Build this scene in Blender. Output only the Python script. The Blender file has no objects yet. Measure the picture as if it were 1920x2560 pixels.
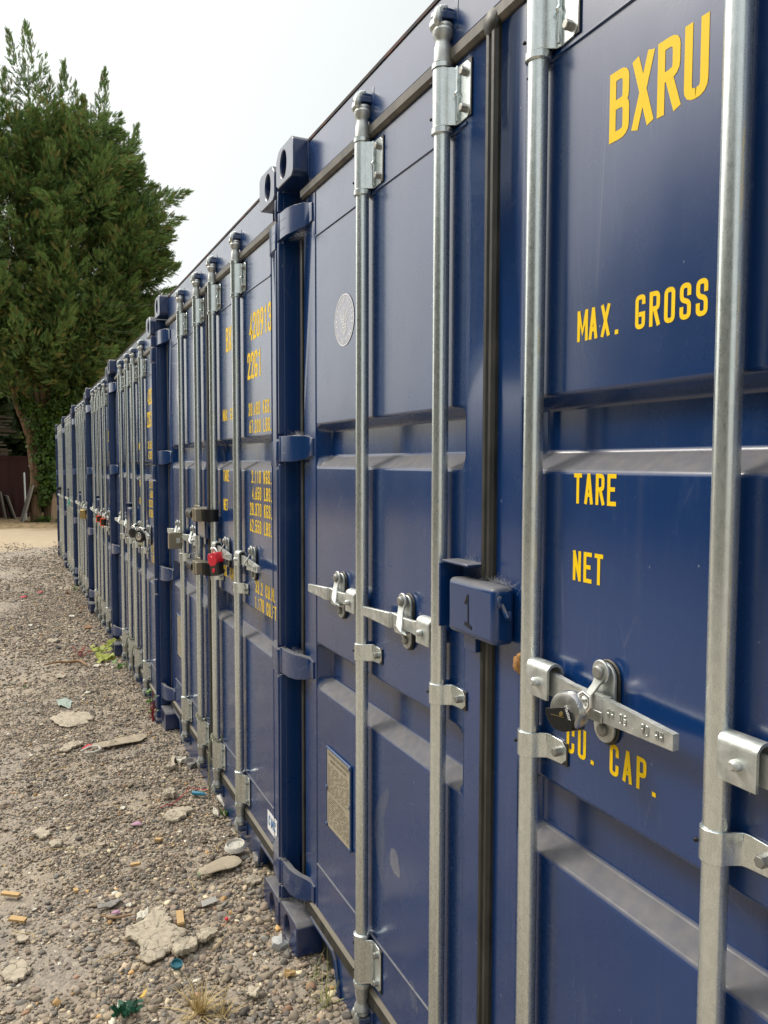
import bpy, bmesh, math, random
import numpy as np
from mathutils import Vector, Matrix, noise
SC = bpy.context.scene
COL = SC.collection
R = math.radians
random.seed(7); rng = np.random.default_rng(7)

# ------------------------------------------------------------------ camera
cam_d = bpy.data.cameras.new("camera"); cam = bpy.data.objects.new("camera", cam_d); COL.objects.link(cam)
cam_d.sensor_fit = 'VERTICAL'; cam_d.sensor_height = 24.0; cam_d.lens = 2005.2547/2560*24.0
cam_d.clip_start = 0.05; cam_d.clip_end = 600
_y, _p, _r = .4323, -.061, .0025
F = Vector((math.sin(_y)*math.cos(_p), math.cos(_y)*math.cos(_p), math.sin(_p)))
rt = Vector((math.cos(_y), -math.sin(_y), 0)); up = rt.cross(F)
R2 = rt*math.cos(_r)+up*math.sin(_r); U2 = -rt*math.sin(_r)+up*math.cos(_r)
M = Matrix(((R2.x, U2.x, -F.x, -.7891), (R2.y, U2.y, -F.y, -2.5485), (R2.z, U2.z, -F.z, 1.599), (0, 0, 0, 1)))
cam.matrix_world = M
SC.camera = cam
SC.render.resolution_x = 768; SC.render.resolution_y = 1024
SC.view_settings.view_transform = 'Standard'; SC.view_settings.look = 'None'
SC.view_settings.exposure = 0.2; SC.view_settings.gamma = 1.0

# ------------------------------------------------------------------ overcast sky and veiled sun
SUN_EL, SUN_AZ = R(40), R(320)      # azimuth clockwise from +Y : ahead and to the left, behind the cloud
W = bpy.data.worlds.new("World"); SC.world = W; W.use_nodes = True
nt = W.node_tree; nt.nodes.clear(); N = nt.nodes.new; L = nt.links.new
out = N('ShaderNodeOutputWorld'); bg = N('ShaderNodeBackground'); bg2 = N('ShaderNodeBackground'); add = N('ShaderNodeAddShader')
sky = N('ShaderNodeTexSky'); sky.sky_type = 'NISHITA'; sky.sun_disc = False; sky.sun_elevation = SUN_EL; sky.sun_rotation = SUN_AZ
sky.air_density = 1.0; sky.dust_density = 4.0
L(sky.outputs[0], bg.inputs[0]); bg.inputs[1].default_value = 0.035
tc = N('ShaderNodeTexCoord'); sep = N('ShaderNodeSeparateXYZ'); L(tc.outputs['Generated'], sep.inputs[0])
ramp = N('ShaderNodeValToRGB'); L(sep.outputs[2], ramp.inputs[0])   # cloud layer: brighter towards the zenith
ramp.color_ramp.elements[0].position = 0.0; ramp.color_ramp.elements[0].color = (.60, .61, .58, 1)
ramp.color_ramp.elements[1].position = 1.0; ramp.color_ramp.elements[1].color = (2.1, 2.1, 2.1, 1)
e = ramp.color_ramp.elements.new(.62); e.color = (.63, .645, .61, 1)
nz = N('ShaderNodeTexNoise'); nz.inputs['Scale'].default_value = 2.2; nz.inputs['Detail'].default_value = 4
L(tc.outputs['Generated'], nz.inputs['Vector'])
mr = N('ShaderNodeMapRange'); mr.inputs[3].default_value = .95; mr.inputs[4].default_value = 1.05; L(nz.outputs[0], mr.inputs[0])
vm = N('ShaderNodeVectorMath'); vm.operation = 'SCALE'; L(ramp.outputs[0], vm.inputs[0]); L(mr.outputs[0], vm.inputs[3])
sdir = Vector((math.sin(SUN_AZ)*math.cos(SUN_EL), math.cos(SUN_AZ)*math.cos(SUN_EL), math.sin(SUN_EL)))
dt = N('ShaderNodeVectorMath'); dt.operation = 'DOT_PRODUCT'; L(tc.outputs['Generated'], dt.inputs[0]); dt.inputs[1].default_value = sdir
cl = N('ShaderNodeMath'); cl.operation = 'MAXIMUM'; L(dt.outputs['Value'], cl.inputs[0]); cl.inputs[1].default_value = 0
pw = N('ShaderNodeMath'); pw.operation = 'POWER'; L(cl.outputs[0], pw.inputs[0]); pw.inputs[1].default_value = 4
ma = N('ShaderNodeMath'); ma.operation = 'MULTIPLY_ADD'; L(pw.outputs[0], ma.inputs[0]); ma.inputs[1].default_value = 1.1; ma.inputs[2].default_value = 1.0
L(ma.outputs[0], bg2.inputs[1]); L(vm.outputs[0], bg2.inputs[0])     # cloud glows round the veiled sun
L(bg.outputs[0], add.inputs[0]); L(bg2.outputs[0], add.inputs[1]); L(add.outputs[0], out.inputs[0])

sd = bpy.data.lights.new("sun", 'SUN'); sd.energy = 2.0; sd.angle = R(14); sd.color = (1, .93, .82)
sun = bpy.data.objects.new("sun", sd); COL.objects.link(sun)
sdir = Vector((math.sin(SUN_AZ)*math.cos(SUN_EL), math.cos(SUN_AZ)*math.cos(SUN_EL), math.sin(SUN_EL)))
sun.rotation_euler = (-sdir).to_track_quat('-Z', 'Y').to_euler(); sun.location = (-8, 6, 12)

# ------------------------------------------------------------------ materials
def mat(name, base, rough=.6, metal=0., spec=.5):
    m = bpy.data.materials.new(name); m.use_nodes = True
    b = m.node_tree.nodes['Principled BSDF']
    b.inputs['Base Color'].default_value = (*base, 1); b.inputs['Roughness'].default_value = rough
    b.inputs['Metallic'].default_value = metal; b.inputs['Specular IOR Level'].default_value = spec
    return m
class NB:
    def __init__(s, m): s.t = m.node_tree; s.b = s.t.nodes['Principled BSDF']
    def n(s, ty, **k):
        x = s.t.nodes.new(ty)
        for a, v in k.items():
            if a.startswith('i_'):
                key = a[2:]; key = int(key) if key.isdigit() else key.replace('_', ' ')
                x.inputs[key].default_value = v
            else: setattr(x, a, v)
        return x
    def l(s, a, b): s.t.links.new(a, b)
    def coord(s, scale=(1, 1, 1), kind='Object', rot=(0, 0, 0)):
        tc = s.n('ShaderNodeTexCoord'); mp = s.n('ShaderNodeMapping'); mp.inputs['Scale'].default_value = scale
        mp.inputs['Rotation'].default_value = rot
        s.l(tc.outputs[kind], mp.inputs[0]); return mp.outputs[0]
    def noise(s, vec, scale, detail=4, rough=.5):
        x = s.n('ShaderNodeTexNoise', i_Scale=scale, i_Detail=detail, i_Roughness=rough); s.l(vec, x.inputs['Vector']); return x.outputs[0]
    def ramp(s, fac, stops, interp='LINEAR'):
        x = s.n('ShaderNodeValToRGB'); x.color_ramp.interpolation = interp; s.l(fac, x.inputs[0]); r = x.color_ramp
        while len(r.elements) < len(stops): r.elements.new(.5)
        for e, (p, c) in zip(r.elements, stops):
            e.position = p; e.color = (*c, 1) if hasattr(c, '__len__') else (c, c, c, 1)
        return x.outputs[0]
    def mix(s, f, a, b, typ='MIX'):
        x = s.n('ShaderNodeMix', data_type='RGBA', blend_type=typ)
        for src, i in ((f, 0), (a, 6), (b, 7)):
            if isinstance(src, (float, int)): x.inputs[i].default_value = src
            elif isinstance(src, tuple): x.inputs[i].default_value = (*src, 1)
            else: s.l(src, x.inputs[i])
        return x.outputs[2]
    def math(s, op, a, b=None, c=None):
        x = s.n('ShaderNodeMath', operation=op)
        for i, q in enumerate((a, b, c)):
            if q is None: continue
            if isinstance(q, (float, int)): x.inputs[i].default_value = q
            else: s.l(q, x.inputs[i])
        return x.outputs[0]
    def bump(s, h, strength=.3, dist=.01, nrm=None):
        x = s.n('ShaderNodeBump', i_Strength=strength, i_Distance=dist); s.l(h, x.inputs['Height'])
        if nrm is not None: s.l(nrm, x.inputs['Normal'])
        return x.outputs[0]
    def set(s, k, v):
        if isinstance(v, tuple): s.b.inputs[k].default_value = (*v, 1)
        elif isinstance(v, (float, int)): s.b.inputs[k].default_value = v
        else: s.l(v, s.b.inputs[k])
    def upmask(s, a=.25, b=.75):
        g = s.n('ShaderNodeNewGeometry'); sp = s.n('ShaderNodeSeparateXYZ'); s.l(g.outputs['True Normal'], sp.inputs[0])
        return s.ramp(sp.outputs[2], [(a, 0.), (b, 1.)])

def blue_paint(name, base, rough=.3, dust=1.0, wob=1.0):
    m = mat(name, base, rough); q = NB(m); v = q.coord()
    big = q.noise(v, 1.3, 3); fine = q.noise(v, 14, 6, .65)
    c = q.mix(q.ramp(big, [(.3, 0.), (.7, 1.)]), tuple(x*.86 for x in base), tuple(x*1.14 for x in base))
    # dull rubbed patches and faint wipe marks
    vs = q.coord((1, 5, 1), rot=(.5, 0, 0)); wip = q.ramp(q.noise(vs, 3.5, 5, .7), [(.60, 0.), (.72, 1.)])
    c = q.mix(q.math('MULTIPLY', wip, .16), c, (.09, .13, .23))
    # rain streaks, stretched along the height
    st = q.ramp(q.noise(q.coord((1, 22, .5)), 2.2, 4, .6), [(.56, 0.), (.74, 1.)])
    c = q.mix(q.math('MULTIPLY', st, .07), c, (.20, .19, .19))
    # fine scratches and a few pale scuffs
    for (rz, sc_, lo) in ((.25, 2.6, .006), (1.1, 3.4, .005)):
        vx = q.n('ShaderNodeTexVoronoi', feature='DISTANCE_TO_EDGE', i_Scale=sc_); q.l(q.coord((1, 2.2, .7), rot=(rz, 0, 0)), vx.inputs['Vector'])
        ln = q.math('MULTIPLY', q.ramp(vx.outputs['Distance'], [(0., 1.), (lo, 0.)]), q.ramp(q.noise(v, 4.3+rz, 3), [(.56, 0.), (.66, 1.)]))
        c = q.mix(q.math('MULTIPLY', ln, .35), c, (.16, .18, .24))
    scf = q.ramp(q.noise(q.coord((1, 2.6, 1), rot=(.4, 0, 0)), 4.1, 6, .75), [(.70, 0.), (.735, 1.)])
    c = q.mix(q.math('MULTIPLY', scf, .45), c, (.20, .21, .24))
    # dust specks stuck to the paint
    vo = q.n('ShaderNodeTexVoronoi', i_Scale=55.); q.l(q.coord((1, 1, .7)), vo.inputs['Vector'])
    sel = q.ramp(q.noise(v, 31, 2), [(.63, 0.), (.66, 1.)])
    sp = q.math('MULTIPLY', q.ramp(vo.outputs['Distance'], [(.04, 1.), (.10, 0.)]), sel)
    c = q.mix(q.math('MULTIPLY', sp, .55), c, (.42, .42, .44))
    # settled dust on whatever faces up
    d = q.math('MULTIPLY', q.upmask(.2, .7), q.ramp(fine, [(.15, .78), (.75, 1.)]))
    d = q.math('MULTIPLY', d, .95*dust)
    dc = q.mix(q.noise(v, 40, 4), (.10, .105, .12), (.235, .22, .20))
    c = q.mix(d, c, dc)
    q.set('Base Color', c)
    rr = q.math('MULTIPLY_ADD', fine, .16, rough-.08); rr = q.math('ADD', rr, q.math('MULTIPLY', d, .45)); rr = q.math('ADD', rr, q.math('MULTIPLY', sp, .4))
    q.set('Roughness', rr)
    q.set('Coat Weight', q.math('MULTIPLY_ADD', d, -.75, .68)); q.b.inputs['Coat Roughness'].default_value = .16; q.b.inputs['Coat IOR'].default_value = 1.55; q.set('Specular IOR Level', q.math('MULTIPLY_ADD', d, -.4, .45))
    b1 = q.bump(q.noise(q.coord((1, 1, .6)), 3.2, 2), .22*wob, .02)
    b2 = q.bump(q.noise(v, 420, 2), .05, .001, b1)
    q.set('Normal', b2)
    return m
PAINT = blue_paint('blue_paint', (.0022, .030, .126), .26)
PAINT2 = blue_paint('blue_paint_frame', (.0022, .029, .117), .30, wob=.4)
def castingmat():
    m = blue_paint('blue_paint_chipped', (.006, .023, .09), .34, wob=.5); q = NB(m)
    src = q.b.inputs['Base Color'].links[0].from_socket
    v = q.coord(); ch = q.ramp(q.noise(v, 26, 6, .7), [(.64, 0.), (.67, 1.)])
    q.set('Base Color', q.mix(ch, src, (.13, .05, .03))); return m
CAST = castingmat()
def galv():
    m = mat('galvanised_steel', (.55, .57, .55), .36, 1.0); q = NB(m); v = q.coord()
    vo = q.n('ShaderNodeTexVoronoi', i_Scale=150.); q.l(q.coord((1, 1, .5)), vo.inputs['Vector'])
    c = q.mix(q.ramp(vo.outputs['Color'], [(.2, 0.), (.9, 1.)]), (.66, .71, .70), (.74, .79, .78))
    n2 = q.noise(q.coord((1, 1, .30), rot=(.5, .4, 0)), 260, 3, .6)
    c = q.mix(q.ramp(n2, [(.4, 0.), (.7, .25)]), c, (.72, .74, .71))
    dirt = q.ramp(q.noise(q.coord((1, 1, .12)), 5, 4, .6), [(.45, 0.), (.8, 1.)])
    c = q.mix(q.math('MULTIPLY', dirt, .12), c, (.50, .48, .42))
    q.set('Base Color', c)
    q.set('Metallic', q.math('MULTIPLY_ADD', dirt, -.35, .92))
    q.set('Roughness', q.math('ADD', q.math('MULTIPLY_ADD', n2, .16, .19), q.math('MULTIPLY', dirt, .12)))
    q.set('Normal', q.bump(n2, .035, .0006, q.bump(q.noise(q.coord((1, 1, .3)), 10, 2), .06, .003)))
    return m
GALV = galv()
def castzinc():
    m = mat('cast_zinc', (.55, .57, .55), .48, .8); q = NB(m); v = q.coord()
    c = q.mix(q.ramp(q.noise(v, 45, 5, .6), [(.35, 0.), (.7, 1.)]), (.42, .44, .42), (.66, .68, .65)); q.set('Base Color', c)
    q.set('Roughness', q.math('MULTIPLY_ADD', q.noise(v, 80, 3), .25, .34))
    q.set('Normal', q.bump(q.noise(v, 160, 4, .6), .22, .0015)); return m
ZINC = castzinc()
def rubber():
    m = mat('door_rubber', (.035, .035, .03), .5); q = NB(m); v = q.coord()
    c = q.mix(q.ramp(q.noise(q.coord((1, 3, 1)), 12, 5), [(.3, 0.), (.75, 1.)]), (.010, .011, .010), (.05, .047, .038))
    c = q.mix(q.math('MULTIPLY', q.upmask(.1, .6), .6), c, (.20, .17, .12)); q.set('Base Color', c)
    q.set('Normal', q.bump(q.noise(v, 50, 4), .2, .002)); return m
RUBBER = rubber()
TOPSEAL = mat('weathered_seal', (.13, .12, .10), .45); _q = NB(TOPSEAL)
_q.set('Base Color', _q.mix(_q.ramp(_q.noise(_q.coord((1, 4, 1)), 8, 5), [(.3, 0.), (.7, 1.)]), (.06, .057, .05), (.15, .135, .11)))
BLACK = mat('black_plastic', (.012, .012, .012), .38)
SCREW = mat('dark_screw', (.02, .02, .022), .4, .6)
BOLT = mat('dull_bolt', (.30, .30, .28), .5, .8)
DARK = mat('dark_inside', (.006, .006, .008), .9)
RUST = mat('rusty_edge', (.03, .018, .015), .8); _q = NB(RUST)
_q.set('Base Color', _q.mix(_q.ramp(_q.noise(_q.coord(), 18, 5), [(.45, 0.), (.65, 1.)]), (.010, .009, .012), (.09, .035, .022)))
YELLOW = mat('yellow_lettering', (.86, .57, .004), .55, 0, .22); _q = NB(YELLOW)
_q.set('Base Color', _q.mix(_q.ramp(_q.noise(_q.coord(), 30, 5), [(.66, 0.), (.76, .7)]), (.86, .57, .004), (.38, .29, .06)))
WHITE = mat('white_print', (.80, .80, .78), .5)
PALEBLUE = mat('emblem_ground', (.40, .42, .50), .5)
MARKER = mat('marker_ink', (.02, .02, .02), .75, 0, .2)
LOGOBLUE = mat('logo_blue', (.02, .16, .42), .5)
PLATE = mat('plate_aluminium', (.34, .29, .20), .5, .35); _q = NB(PLATE)
_q.set('Base Color', _q.mix(_q.noise(_q.coord(), 25, 5), (.34, .30, .22), (.52, .47, .36)))
INK = mat('plate_ink', (.05, .045, .035), .6)
STEEL = mat('brushed_steel', (.80, .78, .74), .40, 1.0); _q = NB(STEEL); _q.set('Roughness', _q.math('MULTIPLY_ADD', _q.noise(_q.coord(), 60, 4), .2, .22))
RED = mat('red_plastic', (.55, .012, .03), .35)
ORANGE = mat('orange_plastic', (.75, .09, .02), .4)
BRASS = mat('brass', (.55, .42, .18), .35, .9)
DULLBRASS = mat('dull_nickel', (.30, .27, .20), .4, .8)
GREENROPE = mat('green_twine', (.05, .42, .30), .7)
ROPE = mat('jute_rope', (.26, .25, .16), .9); _q = NB(ROPE)
_q.set('Base Color', _q.mix(_q.noise(_q.coord(), 120, 3), (.15, .15, .09), (.38, .36, .26)))

# ------------------------------------------------------------------ mesh builder
class MB:
    def __init__(s): s.v = []; s.f = []; s.m = []; s.mi = 0
    def add(s, vs, fs):
        o = len(s.v); s.v += [tuple(v) for v in vs]; s.f += [tuple(i+o for i in f) for f in fs]; s.m += [s.mi]*len(fs)
    def box(s, x0, x1, y0, y1, z0, z1):
        vs = [(x, y, z) for x in (x0, x1) for y in (y0, y1) for z in (z0, z1)]
        s.add(vs, [(0, 1, 3, 2), (4, 6, 7, 5), (0, 4, 5, 1), (2, 3, 7, 6), (0, 2, 6, 4), (1, 5, 7, 3)])
    def ring(s, prof, c=(0, 0, 0), n=20, axis='z', cap=True):     # lathe: prof = [(t, r)...]
        vs = []
        for t, r in prof:
            for k in range(n):
                a = 2*math.pi*k/n; p = (r*math.cos(a), r*math.sin(a), t)
                if axis == 'x': p = (t, p[0], p[1])
                elif axis == 'y': p = (p[0], t, p[1])
                vs.append((p[0]+c[0], p[1]+c[1], p[2]+c[2]))
        fs = [(i*n+k, i*n+(k+1) % n, (i+1)*n+(k+1) % n, (i+1)*n+k) for i in range(len(prof)-1) for k in range(n)]
        if cap: fs += [tuple(range(n-1, -1, -1)), tuple((len(prof)-1)*n+k for k in range(n))]
        s.add(vs, fs)
    def tube(s, pts, r, n=8):
        pts = [Vector(p) for p in pts]; vs = []; rs = r if hasattr(r, '__len__') else [r]*len(pts)
        prev = None
        for i, p in enumerate(pts):
            d = (pts[min(i+1, len(pts)-1)]-pts[max(i-1, 0)]).normalized()
            a = prev if prev is not None else (Vector((0, 0, 1)) if abs(d.z) < .9 else Vector((1, 0, 0)))
            u = (a-d*a.dot(d)).normalized(); w = d.cross(u); prev = u
            for k in range(n):
                t = 2*math.pi*k/n; vs.append(p+u*math.cos(t)*rs[i]+w*math.sin(t)*rs[i])
        fs = [(i*n+k, i*n+(k+1) % n, (i+1)*n+(k+1) % n, (i+1)*n+k) for i in range(len(pts)-1) for k in range(n)]
        fs += [tuple(range(n-1, -1, -1)), tuple((len(pts)-1)*n+k for k in range(n))]
        s.add(vs, fs)
    def prism(s, poly, d0, d1, axis='x'):     # poly in the plane normal to axis
        def P(a, b, d): return (d, a, b) if axis == 'x' else ((a, d, b) if axis == 'y' else (a, b, d))
        n = len(poly); vs = [P(a, b, d0) for a, b in poly]+[P(a, b, d1) for a, b in poly]
        s.add(vs, [tuple(range(n)), tuple(range(2*n-1, n-1, -1))]+[(i, (i+1) % n, n+(i+1) % n, n+i) for i in range(n)])
    def strip(s, path, t, z0, z1, ins=None):    # bent plate: path in xy, thickness t outward, extruded in z
        n = len(path); nr = []
        for i in range(n):
            a = path[max(i-1, 0)]; b = path[min(i+1, n-1)]; dx, dy = b[0]-a[0], b[1]-a[1]; l = math.hypot(dx, dy); nr.append((dy/l, -dx/l))
        ins = ins or [0]*n; vs = []
        for (x, y), (nx, ny), k in zip(path, nr, ins):
            vs += [(x, y, z0+k), (x, y, z1-k), (x+nx*t, y+ny*t, z1-k), (x+nx*t, y+ny*t, z0+k)]
        fs = []
        for i in range(n-1):
            for k in range(4): fs.append((i*4+k, i*4+(k+1) % 4, (i+1)*4+(k+1) % 4, (i+1)*4+k))
        fs += [(3, 2, 1, 0), (4*n-4, 4*n-3, 4*n-2, 4*n-1)]
        s.add(vs, fs)
    def blob(s, c, r, sub=2, jit=0.):
        bm = bmesh.new(); bmesh.ops.create_icosphere(bm, subdivisions=sub, radius=1)
        rr = r if hasattr(r, '__len__') else (r, r, r); vs = []
        for v in bm.verts:
            k = 1+jit*noise.noise(v.co*1.7+Vector(c)*9); vs.append((c[0]+v.co.x*rr[0]*k, c[1]+v.co.y*rr[1]*k, c[2]+v.co.z*rr[2]*k))
        s.add(vs, [tuple(v.index for v in f.verts) for f in bm.faces]); bm.free()
    def build(s, name, mats, parent=None, bevel=0., seg=2, smooth=35, weld=False, loc=None):
        me = bpy.data.meshes.new(name); me.from_pydata(s.v, [], s.f)
        mats = mats if isinstance(mats, (list, tuple)) else [mats]
        for m in mats: me.materials.append(m)
        if len(mats) > 1: me.polygons.foreach_set('material_index', s.m)
        bm = bmesh.new(); bm.from_mesh(me)
        if weld: bmesh.ops.remove_doubles(bm, verts=bm.verts, dist=1e-5)
        bmesh.ops.recalc_face_normals(bm, faces=bm.faces); bm.to_mesh(me); bm.free()
        if smooth:
            me.shade_smooth(); me.set_sharp_from_angle(angle=R(smooth))
        o = bpy.data.objects.new(name, me); COL.objects.link(o)
        if parent: o.parent = parent
        if loc: o.location = loc
        if bevel:
            md = o.modifiers.new('bevel', 'BEVEL'); md.width = bevel; md.segments = seg; md.limit_method = 'ANGLE'; md.angle_limit = R(25); md.harden_normals = False
        return o
def tag(o, label=None, cat=None, group=None, kind=None):
    if label: o['label'] = label
    if cat: o['category'] = cat
    if group: o['group'] = group
    if kind: o['kind'] = kind
    return o
def empty(name, loc=(0, 0, 0)):
    o = bpy.data.objects.new(name, None); COL.objects.link(o); o.location = loc; o.empty_display_size = .1; return o
def copy_tree(o, parent=None):
    c = o.copy(); COL.objects.link(c); c.parent = parent
    for ch in list(o.children): copy_tree(ch, c)
    return c

# ------------------------------------------------------------------ stroke lettering
def fil(pts, r=.13, closed=False, n=4):
    out = []; N_ = len(pts)
    for i, p in enumerate(pts):
        if not closed and i in (0, N_-1): out.append(p); continue
        a = Vector(pts[i-1]); b = Vector(p); c = Vector(pts[(i+1) % N_]); u = (a-b); w = (c-b)
        k = min(r, u.length*.5, w.length*.5); u.normalize(); w.normalize(); s_, e_ = b+u*k, b+w*k
        for j in range(n+1):
            t = j/n; q = s_*(1-t)**2+b*2*t*(1-t)+e_*t*t; out.append((q.x, q.y))
    if closed: out.append(out[0])
    return out
w = .275
def _B(): return [fil([(0, .52), (w, .52), (w, 0), (0, 0), (0, 1), (w, 1), (w, .52), (w*.7, .52)])]
GL = {
 'A': [[(0, 0), (w/2-.01, 1)], [(w/2+.01, 1), (w, 0)], [(.06, .28), (w-.06, .28)]],
 'B': [[(0, -.0), (0, 1)], fil([(0, 1), (w, 1), (w, .52), (0, .52)]), fil([(.02, .52), (w+.01, .52), (w+.01, 0), (0, 0)])],
 'C': [fil([(w, .72), (w, 1), (0, 1), (0, 0), (w, 0), (w, .28)], .15)],
 'D': [[(0, 0), (0, 1)], fil([(0, 1), (w, 1), (w, 0), (0, 0)])],
 'E': [[(w, 1), (0, 1), (0, 0), (w, 0)], [(0, .52), (w*.8, .52)]],
 'F': [[(w, 1), (0, 1), (0, 0)], [(0, .52), (w*.8, .52)]],
 'G': [fil([(w, .82), (w, 1), (0, 1), (0, 0), (w, 0), (w, .42)], .13), [(w, .42), (w*.55, .42)]],
 'H': [[(0, 0), (0, 1)], [(w, 0), (w, 1)], [(0, .5), (w, .5)]],
 'I': [[(w/2, 0), (w/2, 1)]],
 'K': [[(0, 0), (0, 1)], [(w, 1), (.03, .42)], [(.12, .55), (w, 0)]],
 'L': [[(0, 1), (0, 0), (w, 0)]],
 'M': [[(0, 0), (0, 1)], [(w+.12, 0), (w+.12, 1)], [(.02, .98), (w/2+.06, .25), (w+.10, .98)]],
 'N': [[(0, 0), (0, 1)], [(w, 0), (w, 1)], [(.0, 1), (w, 0)]],
 'O': [fil([(0, 0), (0, 1), (w, 1), (w, 0)], .15, True)],
 'P': [[(0, 0), (0, 1)], fil([(0, 1), (w, 1), (w, .45), (0, .45)])],
 'R': [[(0, 0), (0, 1)], fil([(0, 1), (w, 1), (w, .5), (0, .5)]), [(w*.5, .5), (w+.01, 0)]],
 'S': [fil([(w, .74), (w, 1), (0, 1), (0, .55), (w, .47), (w, 0), (0, 0), (0, .26)], .14)],
 'T': [[(0, 1), (w, 1)], [(w/2, 1), (w/2, 0)]],
 'U': [fil([(0, 1), (0, 0), (w, 0), (w, 1)], .15)],
 'V': [[(0, 1), (w/2, 0)], [(w/2, 0), (w, 1)]],
 'X': [[(0, 1), (w, 0)], [(0, 0), (w, 1)]], 'Y': [[(0, 1), (w/2, .5), (w, 1)], [(w/2, .5), (w/2, 0)]],
 '0': [fil([(0, 0), (0, 1), (w, 1), (w, 0)], .15, True)],
 '1': [[(w*.25, .84), (w*.6, 1), (w*.6, 0)]],
 '2': [fil([(0, .74), (0, 1), (w, 1), (w, .6), (0, 0)], .14), [(0, 0), (w, 0)]],
 '3': [fil([(0, .76), (0, 1), (w, 1), (w, .53), (w*.4, .53)], .13), fil([(w*.4, .53), (w, .53), (w, 0), (0, 0), (0, .24)], .13)],
 '4': [[(w*.75, 0), (w*.75, 1), (0, .25), (w+.05, .25)]],
 '5': [fil([(w, 1), (.02, 1), (0, .55), (w, .62), (w, 0), (0, 0), (0, .24)], .10)],
 '6': [fil([(0, 0), (0, .52), (w, .52), (w, 0)], .13, True), [(0, .38), (w*.12, .62), (w*.75, 1)]],
 '7': [[(0, 1), (w, 1), (w*.35, 0)]],
 '8': [fil([(0, .53), (0, 1), (w, 1), (w, .53)], .13, True), fil([(0, .53), (0, 0), (w, 0), (w, .53)], .13, True)],
 '9': [fil([(0, .48), (0, 1), (w, 1), (w, .48)], .13, True), [(w, .62), (w*.88, .38), (w*.25, 0)]],
 '.': [[(.06, 0), (.08, 0)]], '-': [[(0, .5), (w, .5)]]}
def stroke(mb, pts, t, P):
    n = len(pts); L_, R_ = [], []
    if (abs(pts[0][0]-pts[-1][0])+abs(pts[0][1]-pts[-1][1])) > 1e-6 and t > .05:
        a, b = Vector(pts[0]), Vector(pts[1]); c, d = Vector(pts[-1]), Vector(pts[-2]); pts = list(pts)
        pts[0] = tuple(a+(a-b).normalized()*t*.48); pts[-1] = tuple(c+(c-d).normalized()*t*.48)
    closed = (abs(pts[0][0]-pts[-1][0])+abs(pts[0][1]-pts[-1][1])) < 1e-6 and n > 3
    for i in range(n):
        p = Vector(pts[i]); a = Vector(pts[i-1 if i else (n-2 if closed else 0)]); b = Vector(pts[i+1 if i < n-1 else (1 if closed else n-1)])
        d1 = (p-a); d2 = (b-p)
        if d1.length < 1e-9: d1 = d2
        if d2.length < 1e-9: d2 = d1
        d1.normalize(); d2.normalize(); nn = Vector((-d1.y-d2.y, d1.x+d2.x))
        if nn.length < 1e-6: nn = Vector((-d1.y, d1.x))
        nn.normalize(); k = max(.55, nn.dot(Vector((-d1.y, d1.x)))); h = t/2/k
        L_.append(p+nn*h); R_.append(p-nn*h)
    vs = [P(q.x, q.y) for q in L_]+[P(q.x, q.y) for q in R_]
    mb.add(vs, [(i, i+1, n+i+1, n+i) for i in range(n-1)])
def text_run(mb, txt, y, z, H, adv, x, t=.138, cw=None):
    """letters on a plane x=const facing -x; y = left edge, runs towards -y; z = baseline"""
    S = H; cw = (cw or 1.0); k = [0]
    for ch in txt:
        if ch in GL:
            for st in GL[ch]:
                k[0] = (k[0]+1) % 4; xx = x-.00004*k[0]
                stroke(mb, [(px*cw, t/2+py*(1-t)) for px, py in st], t, lambda a, b: (xx, y-(a+t/2)*S, z+b*S))
        y -= adv*(.62 if ch == '.' else 1)
    return y
def font_text(mb, body, size, P):
    """built-in font outline turned into faces, P maps (x,y)->3d"""
    cu = bpy.data.curves.new('t', 'FONT'); cu.body = body; cu.size = size; cu.resolution_u = 2
    o = bpy.data.objects.new('t', cu); COL.objects.link(o); dg = bpy.context.evaluated_depsgraph_get(); dg.update()
    me = o.evaluated_get(dg).to_mesh(); mb.add([P(v.co.x, v.co.y) for v in me.vertices], [tuple(p.vertices) for p in me.polygons])
    o.evaluated_get(dg).to_mesh_clear(); bpy.data.objects.remove(o); bpy.data.curves.remove(cu)

# ------------------------------------------------------------------ ground height
HY = [-60, -6, -.4, 0, 2.3, 4.7, 7.2, 9.7, 12.1, 14.6, 17, 26, 60]
HZ = [.05, .02, .015, -.005, -.03, -.115, -.155, -.19, -.225, -.26, -.29, -.34, -.4]
def gh(y): return float(np.interp(y, HY, HZ))

# ------------------------------------------------------------------ the shipping container (local: x=0 front, y=0 far side .. -2.438, z=0 base)
CW, CH, CL = 2.438, 2.591, 6.058
XD, XR = .055, .098                        # door skin, recessed groove
BARS = [(-.633, 1), (-1.051, 1), (-1.387, -1), (-1.805, -1)]
HZS = [2.357, 1.644, .943, .215]

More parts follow.
